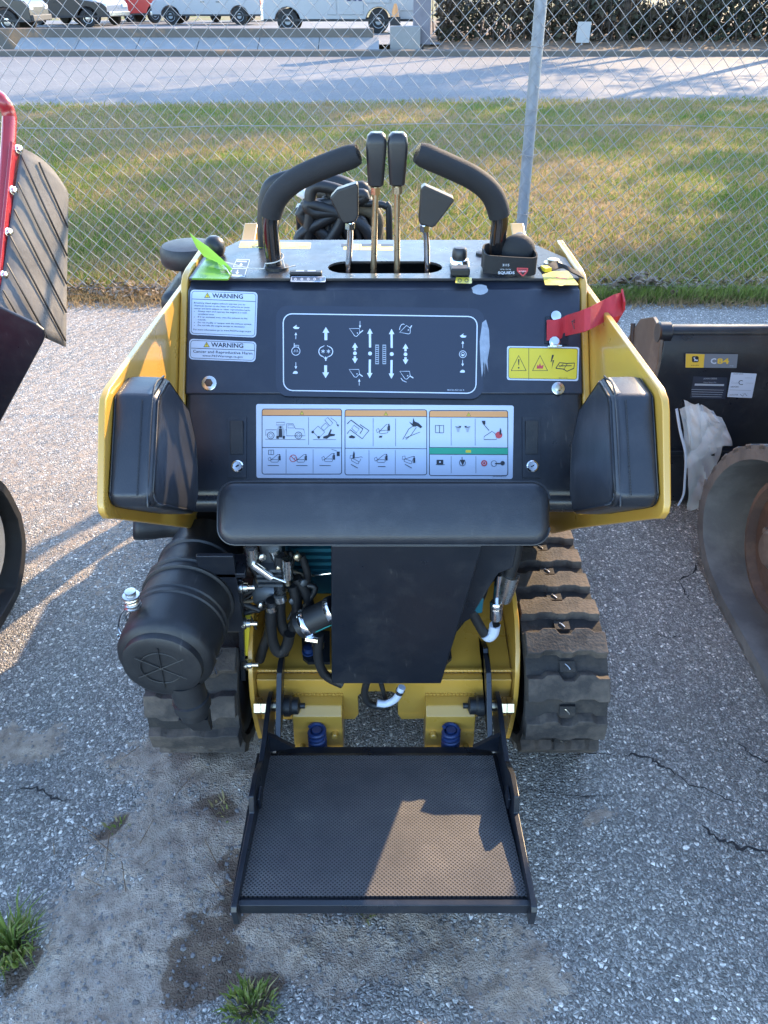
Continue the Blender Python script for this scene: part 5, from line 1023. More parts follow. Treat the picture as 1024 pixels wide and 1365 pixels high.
# ------------------------------------------------ rubber tracks
TR_R, TYr, TYf, TZ = .178, 1.352, 2.42, .199
def loop_pts(r_, n=14):
    return arc(TYr, TZ, r_, 90, 270, n) + arc(TYf, TZ, r_, -90, 90, n)
def track(s_):
    x0, x1 = (.334, .528) if s_ > 0 else (-.345, -.562)
    o_ = loop_pts(TR_R); i_ = loop_pts(TR_R - .022); n = len(o_); b = B()
    v = [(x0, y, z) for y, z in o_] + [(x1, y, z) for y, z in o_] + [(x0, y, z) for y, z in i_] + [(x1, y, z) for y, z in i_]; f = []
    for i in range(n):
        j = (i + 1) % n; f += [(i, j, n + j, n + i), (2 * n + i, 3 * n + i, 3 * n + j, 2 * n + j), (i, 2 * n + i, 2 * n + j, j), (n + i, n + j, 3 * n + j, 3 * n + i)]
    b.add(v, f); tr = b.obj('rubber_track', 'rubber', LD)
    # lugs
    per = 2 * (TYf - TYr) + 2 * math.pi * TR_R; nl = 32; pitch = per / nl; hw = .095; hl_ = pitch * .30; t_ = pitch * .10
    top_e = [(-hw, hl_), (-.062, hl_), (-.05, hl_ + t_), (-.022, hl_ + t_), (-.012, hl_ * .8), (.012, hl_ * .8), (.026, hl_ + t_), (.058, hl_ + t_), (.07, hl_), (hw, hl_)]
    bot_e = [(hw, -hl_), (.07, -hl_), (.058, -hl_ + t_ * .7), (.026, -hl_ + t_ * .7), (.012, -hl_ - .0), (-.012, -hl_), (-.022, -hl_ + t_ * .7), (-.05, -hl_ + t_ * .7), (-.062, -hl_), (-hw, -hl_)]
    ol = top_e + bot_e; m_ = len(ol)
    b = B(); b.add([(x, y, -.004) for x, y in ol] + [(x * .985, y * .90, .020) for x, y in ol], [list(range(m_, 2 * m_))] + [(i, (i + 1) % m_, m_ + (i + 1) % m_, m_ + i) for i in range(m_)], False)
    lug0 = b.obj('tread_lug', 'lug_rubber', tr, .0025, 2)
    b = B(); b.box(-.018, .018, -.012, .012, -.004, .008); b.mi = 1; b.tube([(-.006, .006, .009), (.0, .0, .0105), (.005, -.007, .009)], .0016, 6); cell0 = b.obj('tread_link', ['rubber', 'zinc'], tr, 0)
    def at(sl):
        L1 = TYf - TYr; A_ = math.pi * TR_R
        sl %= per
        if sl < L1: return Vector((0, TYf - sl, TZ + TR_R)), 90
        sl -= L1
        if sl < A_: a = 90 + math.degrees(sl / TR_R); return Vector((0, TYr + TR_R * math.cos(R(a)), TZ + TR_R * math.sin(R(a)))), a
        sl -= A_
        if sl < L1: return Vector((0, TYr + sl, TZ - TR_R)), 270
        sl -= L1; a = 270 + math.degrees(sl / TR_R); return Vector((0, TYf + TR_R * math.cos(R(a)), TZ + TR_R * math.sin(R(a)))), a
    for i in range(nl):
        for k, src in ((0, lug0), (.5, cell0)):
            p_, a = at((i + k + (.2 if s_ > 0 else .55)) * pitch); p_.x = (x0 + x1) / 2
            o = src if i == 0 else share(src, src.name.split('.')[0], tr)
            nrm = Vector((0, math.cos(R(a)), math.sin(R(a)))); tan = Vector((0, math.sin(R(a)), -math.cos(R(a)))); M = Matrix((Vector((1, 0, 0)), tan, nrm)).transposed().to_4x4()
            if s_ < 0: M = M @ Matrix.Rotation(math.pi, 4, 'Z')
            M = M @ Matrix.Diagonal(((abs(x1 - x0) + .004) / .194, 1, 1, 1)); M.translation = p_; o.matrix_local = M
    for yw, rw in ((TYr, .15), (TYf, .15)):
        b = B(); b.lathe((s_ * .345, yw, TZ), (s_, 0, 0), [(.05, 0), (.14, .005), (.153, .01), (.153, .05), (.12, .06), (.12, .11), (.153, .12), (.153, .16), (.14, .165), (.05, .17)], 28); b.obj('idler', 'black_paint', tr)
    for k in range(4):
        b = B(); b.lathe((s_ * .345, 1.58 + k * .2, .1), (s_, 0, 0), [(.03, 0), (.068, .005), (.068, .165), (.03, .17)], 20); b.obj('roller', 'black_paint', tr)
    b = B(); b.box(s_ * .36, s_ * .48, 1.42, 2.38, .17, .30); b.obj('track_frame', 'yellow', tr, .01)
track(-1); track(1)

# ------------------------------------------------ lift arms, torque tube, guard hoop and hoses ahead of the console
for s_ in (-1, 1):
    b = B(); b.prism([(2.0, .985), (2.30, .985), (2.42, 1.0), (2.50, 1.03), (2.56, 1.005), (2.62, .95), (3.0, .55), (3.05, .30), (2.95, .28), (2.85, .5), (2.55, .82), (2.0, .86)], s_ * .405, s_ * .448); b.obj('lift_arm', 'yellow', LD, .004)
    q = P(638 if s_ > 0 else 386, 321, Y=2.28); b = B(); b.lathe((s_ * .235, 2.28, .985), (s_, 0, 0), [(.030, 0), (.034, .004), (.034, .046), (.030, .05)], 20); b.obj('tube_boss', 'yellow', LD)
b = B(); b.tube([(-.41, 2.28, .985), (.41, 2.28, .985)], .024, 18); b.obj('torque_tube', 'black_paint', LD)
b = B(); b.box(-.30, .30, 2.9, 3.0, .12, .55); b.obj('attachment_plate', 'black_paint', LD, .01)
b = B(); b.box(-.31, .31, 2.5, 2.92, .25, .62); b.obj('front_frame', 'black_paint', LD, .02)
hp = [P(406, 322, Y=2.40), P(405, 285, Y=2.40), P(409, 272, Y=2.40), P(418, 269, Y=2.40), P(460, 270, Y=2.40), P(504, 272, Y=2.40), P(514, 275, Y=2.40), P(519, 288, Y=2.40), P(519, 324, Y=2.40)]
hp[0].z -= .25; hp[-1].z -= .25
b = B(); b.tube(smooth_path(hp, 4), .0105, 12); b.obj('guard_hoop', 'hose', LD)
random.seed(33)
for k in range(13):
    cx0 = random.uniform(405, 490); yy = random.uniform(2.36, 2.56); pts = [(cx0 + random.gauss(0, 6), 345, yy)]
    pts += [(random.uniform(398, 500), random.uniform(282, 318), yy), (random.uniform(400, 495), random.uniform(248, 285), yy), (random.uniform(410, 490), random.uniform(244, 275), yy), (random.uniform(400, 508), random.uniform(275, 320), yy), (random.uniform(400, 505), 350, yy)]
    hose('hydraulic_hose', pts, random.choice((.011, .014, .018, .022)), random.choice(('hose', 'hose', 'hose', 'tan_hose')), yy)
hose('hydraulic_hose', [(398, 335), (425, 300), (455, 290), (480, 300), (476, 345)], .028, 'hose', 2.47); hose('hydraulic_hose', [(404, 262), (425, 246), (452, 244), (482, 262), (500, 300), (498, 345)], .025, 'hose', 2.5)
b = B(); q = P(426, 284, Y=2.43); b.lathe(q + Vector((0, 0, -.06)), (0, 0, 1), [(.018, 0), (.018, .05), (.012, .055), (.012, .09)], 12); b.obj('coupler', 'zinc', LD)
b = B(); q = P(404, 258, Y=2.42); b.lathe(q, (.8, 0, -.5), [(.014, -.02), (.016, -.01), (.016, .02), (.012, .03)], 14); b.obj('hose_cap', 'lamp_clear', LD)
b = B(); b.obox(P(415, 300, Y=2.47), Vector((1, 0, 0)), Vector((0, 1, 0)), Vector((0, 0, 1)), .045, .03, .06); b.obj('valve_block', 'black_paint', LD, .006)

# ------------------------------------------------ red retaining strap
bk = sheet('strap_plate', up_fn, [(727, 422), (758, 425), (757, 460), (726, 458)], .004, 'black_paint', LD)
p0 = up_fn(728, 443, .006); p1 = up_fn(757, 436, .012); p2 = P(779, 428, X=.40) + Vector((0, -.03, .02)); 
path = [up_fn(728, 442, .008), up_fn(742, 441, .0085), up_fn(756, 436, .013), P(780, 427, X=.405), P(806, 414, X=.452), P(818, 408, X=.470), P(829, 405, X=.492)]
W_ = [Vector((0, .012, .0185))] * 3 + [Vector((0, .014, .018))] * 2 + [Vector((0, .014, .019)), Vector((0, .012, .02))]
b = B(); b.ribbon(smooth_path(path, 4), [W_[min(6, i // 4)] for i in range(25)], .0035); st = b.obj('red_strap', 'red_strap', LD)
e0 = path[-1]; b = B(); b.ribbon([e0 + Vector((0, 0, .018)), e0 + Vector((.004, .006, -.0)), e0 + Vector((-.004, .012, -.03)), e0 + Vector((-.035, .02, -.05))], Vector((0, .016, .008)), .0035); b.obj('strap_tail', 'red_strap', st)
def strapx(d): pass
for cx_, cy_ in ((770, 431), (789, 422)):
    c = P(cx_, cy_, X=.405 if cx_ < 780 else .425) ; nrm = (CAMP - c).normalized(); rr = Vector((1, 0, 0)) - nrm * nrm.x; rr.normalize(); uu = nrm.cross(rr)
    rr, uu = rr * .93 + uu * .37, uu * .93 - rr * .37; c = c + nrm * .004; b = B()
    for A_, C_ in (((-1, -1), (1, 1)), ((-1, 1), (1, -1)), ((-1, -1), (1, -1)), ((1, -1), (1, 1)), ((1, 1), (-1, 1)), ((-1, 1), (-1, -1))): b.tube([c + rr * A_[0] * .0095 + uu * A_[1] * .0085, c + rr * C_[0] * .0095 + uu * C_[1] * .0085], .0008, 5)
    b.obj('stitching', 'hose', st)
c = up_fn(738, 458, .009); b = B(); b.lathe(c, PN, [(.012, 0), (.012, .003), (.0085, .004), (.0085, .010)], 10); b.tube([c + Vector((-.014, -.004, -.008)), c + Vector((.016, -.004, -.006))], .0022, 6); b.lathe(up_fn(740, 423, .008), PN, [(.011, 0), (.011, .003), (.007, .004)], 14); b.obj('strap_pin', 'chrome', st)

# ================================================================== loose things on the loader
LN = thing('wrist_lanyard', (P(685, 360, Z=TOPZ).x, 1.72, TOPZ), 'black webbing lanyard with white lettering looped round the right handlebar base', 'lanyard')
zc = TOPZ + .028; cx_, cy_ = P(683, 365, Z=TOPZ).x, 1.69
fn_l = lambda x, y, h: P(x, y, Y=1.655) + Vector((0, -h, 0))
loop = smooth_path([Vector(q) for q in ((.222, 1.69, zc), (.224, 1.662, zc), (.250, 1.652, zc), (.29, 1.650, zc - .002), (.328, 1.655, zc - .004), (.335, 1.68, zc), (.325, 1.745, zc), (.28, 1.76, zc), (.235, 1.75, zc), (.222, 1.72, zc), (.222, 1.692, zc))], 4)
b = B(); b.ribbon(loop, Vector((0, 0, .0195)), .003); b.obj('webbing_loop', 'strap_black', LN)
b = B(); b.ball((.30, 1.715, TOPZ + .04), .04, 18, (1, .8, .95)); b.obj('pouch', 'strap_black', LN)
dd = Decal(lambda x, y, h: P(x, y, Y=1.6475) + Vector((0, -h, 0))); dd.k = 4
dd.text('3115', 670, 354.5, 3, 'print_white', 9, 0, .01); dd.text('SQUIDS', 664, 365, 3.4, 'print_white', 22, 0, .02); dd.text('12 lb / 5.4 kg', 667, 359.5, 1.6, 'print_white', 14)
dd.poly([(689, 356.5), (704, 357), (704, 361), (701, 365), (697, 368.5), (693, 365), (689, 361)], 'print_red'); dd.poly([(690.5, 358), (702.5, 358.4), (702.3, 360.6), (697, 366.5), (691.6, 361)], 'print_black'); dd.poly([(690, 359), (703, 359.3), (702, 362.6), (691, 362.3)], 'print_red'); dd.text('ergo', 691.5, 362, 2, 'print_white', 10); dd.obj('lanyard_print', LN)
tl = [P(720, 361, Z=TOPZ + .012), P(735, 356, Z=TOPZ + .018), P(745, 353, Z=TOPZ + .018), P(757, 358, Z=TOPZ + .016), P(775, 367, Z=TOPZ + .004)]
b = B(); b.ribbon(smooth_path(tl, 4), Vector((-.004, .009, .004)), .003); b.obj('tether', 'strap_black', LN)
c = P(728, 358, Z=TOPZ + .017); b = B(); b.obox(c, Vector((.95, .3, 0)), Vector((-.3, .95, 0)), Vector((0, 0, 1)), .008, .011, .004); b.obj('slider', 'print_yellow', LN)

GT = thing('green_tag', P(300, 345, Z=TOPZ), 'bright green plastic tag tied with white string to the left console knob', 'tag')
b = B(); ol = [(252, 309), (262, 318), (278, 329), (296, 345), (310, 359), (306, 362), (290, 350), (272, 342), (262, 330)]
A_ = P(252, 309, Y=1.80); b.add([P(x, y, Y=1.80 - .12 * (x - 252) / 58) for x, y in ol] + [P(x, y, Y=1.802 - .12 * (x - 252) / 58) for x, y in ol], [list(range(9)), list(range(9, 18))[::-1]] + [(i, (i + 1) % 9, 9 + (i + 1) % 9, 9 + i) for i in range(9)]); b.obj('tag_strip', 'green_tag', GT)
b = B(); b.add([top_fn(x, y, .004) for x, y in ((256, 373), (276, 345), (296, 348), (309, 366), (304, 374))] + [top_fn(x, y, .0005) for x, y in ((256, 373), (276, 345), (296, 348), (309, 366), (304, 374))], [(0, 1, 2, 3, 4), (9, 8, 7, 6, 5)] + [(i, (i + 1) % 5, 5 + (i + 1) % 5, 5 + i) for i in range(5)], False); b.obj('tag_card', 'green_panel', GT)
c = top_fn(299, 364, .004); b = B(); b.lathe(c, (0, 0, 1), [(.009, 0), (.009, .002), (.005, .0022)], 14); b.obj('eyelet', 'brass_zinc', GT)
b = B(); pth = [P(290, 347, Y=1.76), P(303, 350, Z=TOPZ + .02), P(330, 357, Z=TOPZ + .012), P(352, 358, Z=TOPZ + .012)]
pth = smooth_path(pth, 4) + [Vector((P(366, 360, Z=TOPZ).x + .021 * math.cos(a), HY + .021 * math.sin(a), TOPZ + .012 + .002 * i)) for i, a in enumerate([math.pi * 1.0 + k * .45 for k in range(10)])] + [P(380, 357, Z=TOPZ + .008), P(394, 354, Z=TOPZ + .005)]
b.tube(pth, .0014, 6); b.tube(smooth_path([P(290, 347, Y=1.76), P(300, 356, Z=TOPZ + .012), P(307, 366, Z=TOPZ + .006)], 4), .0014, 6); b.obj('string', 'rope', GT)
# ================================================================== the big loader parked on the right: its bucket lies in front, one track shows
BK = thing('loader_bucket', (1.9, 2.75, 0), 'black steel loader bucket marked C84, resting on the pavement beside the yellow loader', 'bucket')
bxl = .945; bxr = bxl + 2.13; BYb = 2.40
prof = [(BYb, .02), (BYb - .005, .30), (BYb - .005, .55), (BYb + .01, .66), (BYb + .03, .692), (BYb + .06, .70), (BYb + .09, .70), (BYb + .09, .68), (BYb + .05, .655), (BYb + .035, .60), (BYb + .03, .12), (BYb + .10, .05), (BYb + .75, .025), (BYb + .75, .0), (BYb + .05, .0)]
b = B(); b.prism(prof, bxl, bxr); b.obj('back_shell', 'black_paint', BK, .006)
for xx in (bxl - .012, bxr):
    b = B(); b.prism([(BYb + .0, .0), (BYb - .012, .60), (BYb + .02, .70), (BYb + .12, .712), (BYb + .24, .66), (BYb + .50, .36), (BYb + .74, .06), (BYb + .74, 0)], xx, xx + .012); b.obj('side_plate', 'steel_brown', BK, .002)
b = B(); b.lathe((bxl - .014, BYb + .045, .685), (1, 0, 0), [(.032, 0), (.036, .004), (.036, .04), (.03, .044)], 18); b.obj('corner_boss', 'black_paint', BK)
b = B(); b.tube([(bxl - .013, BYb + .17, .30), (bxl - .0135, BYb + .30, .62)], .009, 8); b.obj('reinforcing_rib', 'black_paint', BK)
b = B(); b.tube([(bxl, BYb + .05, .684), (bxr, BYb + .05, .684)], .026, 14); b.obj('top_tube', 'black_paint', BK)
b = B(); b.box(bxl + .05, bxr - .05, BYb - .03, BYb - .004, .24, .262); b.obj('lower_flange', 'black_paint', BK, .003)
bf = planefn((0, BYb - .0055, .4), (0, -1, 0))
def lg(d):
    d.poly([(914.5, 471.5), (939.5, 472), (938, 490), (914, 489.8)], 'gold')
    d.poly(rrect(922.5, 474.5, 931.5, 482.8, 2.2), 'print_black'); d.poly([(924.3, 476.2), (926, 477.3), (928.5, 479.4), (930.6, 479.2), (930.2, 481.4), (927.4, 480.8), (924.8, 481.6), (926, 479.6)], 'white'); d.line([(925.6, 477), (926.8, 475.4)], .6, 'white'); d.text('JOHN DEERE', 921, 487.6, 1.5, 'print_black', 11)
    d.text('C', 947.5, 484.6, 7, 'white', 7.4, 0, .03); d.text('84', 956, 484.6, 7, 'gold', 16, 0, .03); d.text('John Deere', 973, 488, 1.2, 'white', 5)
sticker('maker_badge', bf, ((914, 471), (984, 472), (982, 490.5), (913.5, 489.8)), 'car_grey', .6, BK, lg)
def sp_(d):
    d.text('PROMPT SPARES', 978, 499.2, 1.7, 'print_black', 13); d.text('Count', 975.5, 511.5, 3, 'print_grey', 8.5); d.text('C', 984.5, 513, 6.4, 'print_black', 6); d.text('ZV0001-A', 993, 504.5, 1.8, 'print_grey', 10); d.text('CW004C84', 994, 511.8, 2, 'print_grey', 10); d.text('6804200', 974, 516.5, 2, 'print_black', 11)
    d.line([(972.5, 519.5), (1001, 520.5)], .7, 'print_grey'); d.text('LANCASTER', 972, 527, 1.8, 'print_black', 12); d.line([(987, 525.5), (990, 528), (993, 524.5), (996, 527.5)], .6, 'print_black'); d.text('pcs 1', 990, 525, 1.8, 'print_grey', 7)
sticker('paper_label', bf, ((975, 496.5), (1009, 498), (1002.5, 530.5), (969.5, 529)), 'white', .8, BK, sp_)
def pl_(d):
    d.text('JOHN DEERE', 938, 505.5, 2, 'print_grey', 18); d.text('Moline Illinois USA', 938, 510.3, 1.6, 'print_grey', 17); d.poly([(926.5, 511.2), (965.5, 512), (965, 514.4), (926, 513.8)], 'print_grey')
    for k in range(4): d.line([(922 + k * .2, 519 + k * 3), (965 - k, 520 + k * 3)], .5, 'print_grey')
sticker('rating_plate', bf, ((924.5, 501.5), (970, 503), (967, 532), (920, 530.5)), 'decal_black', .6, BK, pl_)

NB = thing('tracked_loader', (2.0, 1.1, 0), 'big tracked loader with a worn grey rubber track parked beside the yellow loader', 'loader')
TX0, TX1 = 1.085, 1.45
outl = [(2.135, .26), (2.125, .18), (2.075, .095), (1.98, .035), (1.86, .008), (1.70, .004), (.55, .004), (.45, .03), (.36, .12), (.34, .30), (.44, .58), (.58, .74), (.70, .78), (.84, .77), (1.10, .72), (1.60, .645), (1.80, .60), (1.93, .54), (2.03, .46), (2.10, .36)]
sp = [(q.x, q.y) for q in smooth_path([(a, c, 0) for a, c in outl + outl[:1]], 4)][:-1]
cy_ = sum(p[0] for p in sp) / len(sp); cz_ = sum(p[1] for p in sp) / len(sp)
def inset(pts, d):
    out = []
    for i, p_ in enumerate(pts):
        a = Vector(pts[i - 1]); c = Vector(pts[(i + 1) % len(pts)]); t = (c - a).normalized(); n_ = Vector((-t.y, t.x))
        if n_.dot(Vector((cy_, cz_)) - Vector(p_)) < 0: n_ = -n_
        out.append((p_[0] + n_.x * d, p_[1] + n_.y * d))
    return out
inn = inset(sp, .042); n = len(sp); b = B()
v = [(TX0, y, z) for y, z in sp] + [(TX1, y, z) for y, z in sp] + [(TX0, y, z) for y, z in inn] + [(TX1, y, z) for y, z in inn]; f = []
for i in range(n):
    j = (i + 1) % n; f += [(i, j, n + j, n + i), (2 * n + i, 3 * n + i, 3 * n + j, 2 * n + j), (i, 2 * n + i, 2 * n + j, j), (n + i, n + j, 3 * n + j, 3 * n + i)]
b.add(v, f); tk_ = b.obj('rubber_track', 'old_rubber', NB)
ring = smooth_path([(0, a, c) for a, c in sp + sp[:1]], 1); ps = [Vector(q) for q in ring]; cum = [0]
for i in range(1, len(ps)): cum.append(cum[-1] + (ps[i] - ps[i - 1]).length)
nl = 54; lugm = None
for i in range(nl):
    s_ = cum[-1] * i / nl; k = max(j for j in range(len(cum)) if cum[j] <= s_); k = min(k, len(ps) - 2); q = ps[k].lerp(ps[k + 1], (s_ - cum[k]) / (cum[k + 1] - cum[k])); t = (ps[k + 1] - ps[k]).normalized(); nr = Vector((0, -t.z, t.y))
    if nr.dot(Vector((0, cy_, cz_)) - q) > 0: nr = -nr
    if lugm is None:
        b = B(); w2_ = (TX1 - TX0) / 2
        for dx0, dx1, dy in ((-w2_, -.02, -.012), (.02, w2_, .012)): b.add([(dx0, dy - .018, -.01), (dx1, dy - .018, -.01), (dx1, dy + .018, -.01), (dx0, dy + .018, -.01), (dx0, dy - .016, .004), (dx1, dy - .016, .004), (dx1, dy + .016, .004), (dx0, dy + .016, .004)], [(4, 5, 6, 7), (0, 1, 5, 4), (1, 2, 6, 5), (2, 3, 7, 6), (3, 0, 4, 7)], False)
        lugm = b.obj('tread_lug', 'tread_grey', tk_); o = lugm
    else: o = share(lugm, 'tread_lug', tk_)
    M = Matrix((Vector((1, 0, 0)), t, nr)).transposed().to_4x4()
    if M.determinant() < 0: M = Matrix((Vector((-1, 0, 0)), t, nr)).transposed().to_4x4()
    M.translation = Vector(((TX0 + TX1) / 2, q.y, q.z)); o.matrix_local = M
def wheel_(y, z, r_, nm): b = B(); b.lathe((TX0 + .04, y, z), (1, 0, 0), [(.03, -.02), (r_ * .5, -.02), (r_ * .55, .0), (r_ * .86, .0), (r_ * .9, -.025), (r_, -.02), (r_, .02), (r_ * .8, .03), (r_ * .8, .13), (r_, .14), (r_, .19), (.03, .19)], 32); return b.obj(nm, 'rust', tk_)
wi = wheel_(1.66, .36, .20, 'idler'); b = B(); b.lathe((TX0 + .03, 1.66, .36), (-1, 0, 0), [(.06, 0), (.06, .03), (.045, .045)], 18)
for k in range(6): a = R(60 * k); b.lathe((TX0 + .035, 1.66 + .085 * math.cos(a), .36 + .085 * math.sin(a)), (-1, 0, 0), [(.012, 0), (.012, .02)], 6)
b.obj('hub', 'steel_brown', wi)
wheel_(.62, .42, .26, 'sprocket')
for k in range(4): wheel_(.72 + k * .24, .16, .105, 'roller')
b = B(); b.box(TX0 + .16, TX1 - .05, .6, 1.75, .25, .5); b.obj('track_frame', 'rust', tk_, .02)
b = B(); b.prism([(-.2, .45), (-.25, 1.2), (.1, 1.35), (1.6, 1.3), (2.0, .95), (2.1, .5), (1.95, .42)], 1.48, 2.55); b.obj('body', 'yellow', NB, .03)
b = B(); b.prism([(.35, 1.3), (.4, 2.05), (1.35, 2.05), (1.72, 1.3)], 1.52, 2.5); b.obj('cab', 'black_paint', NB, .04)
b = B(); b.prism([(-.1, 1.5), (.2, 1.6), (1.9, 1.42), (2.30, 1.28), (2.46, 1.23), (2.52, 1.12), (2.62, .97), (2.66, .74), (2.41, .72), (2.395, .70), (2.39, .40), (2.18, .40), (2.1, .85), (1.8, 1.05), (.1, 1.38)], 1.52, 1.62); b.obj('lift_arm', 'yellow', NB, .01)  # unseen arm; its raised front is shaped to shade the ground behind the platform
b = B(); b.prism([(-.1, 1.5), (.2, 1.6), (1.9, 1.42), (2.30, 1.28), (2.46, 1.23), (2.52, 1.12), (2.62, .97), (2.66, .74), (2.41, .72), (2.395, .70), (2.39, .40), (2.18, .40), (2.1, .85), (1.8, 1.05), (.1, 1.38)], 2.42, 2.52); b.obj('lift_arm', 'yellow', NB, .01)  # far arm, unseen too, repeats the sun-blocking outline
o = bpy.data.objects.new('rubber_track', tk_.data); COL.objects.link(o); o.parent = NB; o.location = Vector(tk_.location) + Vector((1.48, 0, 0))

# plastic bag hanging on the bucket's corner
BG = thing('plastic_bag', (1.04, 2.36, 0), 'crumpled translucent white plastic bag hanging at the corner of the black bucket', 'bag')
m = bpy.data.materials.new('bag_film'); m.use_nodes = True; MATS['bag_film'] = m; N = m.node_tree.nodes; L = m.node_tree.links; bs = N['Principled BSDF']; bs.inputs['Base Color'].default_value = (.9, .91, .93, 1); bs.inputs['Roughness'].default_value = .35; bs.inputs['Alpha'].default_value = .42
def film(px, y0, amp, nm, alpha_mat, seed, nu=16, nv=20):
    tl, tr, br_, bl = [Vector(q) for q in px]; b = B(); V = []
    for j in range(nv + 1):
        for i in range(nu + 1):
            u, v_ = i / nu, j / nv; q = tl.lerp(tr, u).lerp(bl.lerp(br_, u), v_); w_ = .5 * math.sin(math.pi * v_); q.x += 2.2 * noise.noise((u * 1.5, v_ * 2, seed)); q.y += 2 * noise.noise((u * 2, v_ * 1.5, seed + 9))
            d = amp * (.75 * abs(noise.noise((u * 1.6 + v_, v_ * 1.2, seed + 3))) + .3 * abs(noise.noise((u * 3 - v_ * 2, v_ * 2, seed + 5)))) * (.5 + w_)
            V.append(P(q.x, q.y, Y=y0) - Vector((0, d, 0)))
    b.add(V, [(j * (nu + 1) + i, j * (nu + 1) + i + 1, (j + 1) * (nu + 1) + i + 1, (j + 1) * (nu + 1) + i) for j in range(nv) for i in range(nu)]); o = b.obj(nm, alpha_mat, BG)
    return o
film([(912, 533), (948, 543), (975, 590), (916, 612)], 2.375, .10, 'upper_fold', 'bag_film', 1); film([(906, 545), (930, 535), (955, 600), (914, 625)], 2.368, .08, 'upper_fold', 'bag_film', 7)
film([(914, 605), (962, 588), (945, 672), (916, 680)], 2.375, .07, 'lower_sleeve', 'bag_film', 4); film([(930, 545), (962, 556), (976, 592), (935, 596)], 2.36, .05, 'upper_fold', 'bag_film', 12)
b = B(); b.tube(smooth_path([P(902, 545, Y=2.33), P(907, 575, Y=2.31), P(914, 605, Y=2.30), P(913, 640, Y=2.30), P(911, 660, Y=2.29), P(904, 674, Y=2.28)], 6), .0075, 8, flat=.5); b.obj('drawstring', 'white', BG)

# ================================================================== red machine on the left: frame, bolted rubber flap, black guard and a track
RM = thing('red_track_machine', (-1.45, 2.2, 0), 'red framed track machine with a grey rubber flap bolted to its upright', 'machine')
fx = -1.30
pth = [P(-60, 128, X=-1.42), P(-14, 126, X=-1.36), P(2, 134, X=-1.31), P(11, 150, X=-1.30), P(12, 175, X=-1.30), P(4, 300, X=-1.30), P(-6, 480, X=-1.30)]
b = B(); b.tube(smooth_path(pth, 5), .024, 16); b.obj('tube_frame', 'red_paint', RM)
pa_ = P(20, 195, X=-1.272); pb_ = P(-6, 455, X=-1.272)
dd_ = (pb_ - pa_).normalized(); sd_ = Vector((0, 1, 0)) - dd_ * dd_.y; sd_.normalize()
b = B(); b.obox((pa_ + pb_) / 2, dd_, sd_, Vector((1, 0, 0)), (pb_ - pa_).length / 2, .028, .006); b.obj('bolting_strip', 'red_paint', RM, .003)
for x, y in ((25, 199), (18, 254), (12, 310), (6, 367), (0, 425)):
    q = P(x - 1, y, X=-1.264); b = B(); b.lathe(q, (1, -.3, .2), [(.016, 0), (.016, .003), (.011, .004), (.011, .012), (.006, .014)], 12); b.obj('bolt', 'chrome', RM)
V = []; nu, nv = 14, 18
tl, tr, br_, bl = Vector((28, 196)), Vector((92, 226)), Vector((88, 462)), Vector((-4, 420))
for j in range(nv + 1):
    for i in range(nu + 1):
        u, v_ = i / nu, j / nv; q = tl.lerp(tr, u).lerp(bl.lerp(br_, u), v_)
        if v_ < .14: q.y += (u ** 3) * (0.14 - v_) * 260 * (1 - 0) * .9
        V.append(P(q.x, q.y, X=-1.262 + .07 * math.sin(u * 1.7) + .012 * noise.noise((u * 2, v_ * 3, 3))))
b = B(); b.add(V, [(j * (nu + 1) + i, j * (nu + 1) + i + 1, (j + 1) * (nu + 1) + i + 1, (j + 1) * (nu + 1) + i) for j in range(nv) for i in range(nu)]); fl = b.obj('rubber_flap', 'flap', RM); mo = fl.modifiers.new('thickness', 'SOLIDIFY'); mo.thickness = .007; mo.offset = 1
def flap_at(u, v_):
    i = min(nu - 1, int(u * nu)); j = min(nv - 1, int(v_ * nv)); fu, fv = u * nu - i, v_ * nv - j; g = lambda a, c: Vector(V[c * (nu + 1) + a]); return g(i, j).lerp(g(i + 1, j), fu).lerp(g(i, j + 1).lerp(g(i + 1, j + 1), fu), fv) + Vector((.006, -.006, .002))
for k in range(7):
    v0 = -.12 + k * .16; pts = []
    for s_ in range(12):
        u = .02 + .96 * s_ / 11; vv_ = v0 + .40 * u + .06 * u * u
        if 0 <= vv_ <= 1: pts.append(flap_at(u, vv_))
    if len(pts) > 2: b = B(); b.tube(pts, .0034, 5); b.obj('flap_groove', 'hose', fl)
gp = [(-40, 398), (2, 410), (48, 432), (58, 440), (60, 448), (56, 458), (0, 562), (-40, 640)]
b = B(); b.add([P(x, y, Y=2.22) for x, y in gp] + [P(x, y, Y=2.22) + Vector((0, .012, 0)) for x, y in gp], [list(range(8)), list(range(8, 16))[::-1]] + [(i, (i + 1) % 8, 8 + (i + 1) % 8, 8 + i) for i in range(8)], False); b.obj('guard_plate', 'black_paint', RM, .004)
ol = [(2.03, .22), (2.0, .12), (1.9, .03), (1.75, .005), (.95, .005), (.82, .04), (.74, .15), (.74, .30), (.82, .42), (.95, .47), (1.55, .50), (1.80, .49), (1.93, .44), (2.0, .35)]
sp = [(q.x, q.y) for q in smooth_path([(a, c, 0) for a, c in ol + ol[:1]], 4)][:-1]; cy_ = sum(p[0] for p in sp) / len(sp); cz_ = sum(p[1] for p in sp) / len(sp); inn = inset(sp, .03); n = len(sp); b = B(); X0, X1 = -1.20, -1.42
v = [(X0, y, z) for y, z in sp] + [(X1, y, z) for y, z in sp] + [(X0, y, z) for y, z in inn] + [(X1, y, z) for y, z in inn]; f = []
for i in range(n):
    j = (i + 1) % n; f += [(i, j, n + j, n + i), (2 * n + i, 3 * n + i, 3 * n + j, 2 * n + j), (i, 2 * n + i, 2 * n + j, j), (n + i, n + j, 3 * n + j, 3 * n + i)]
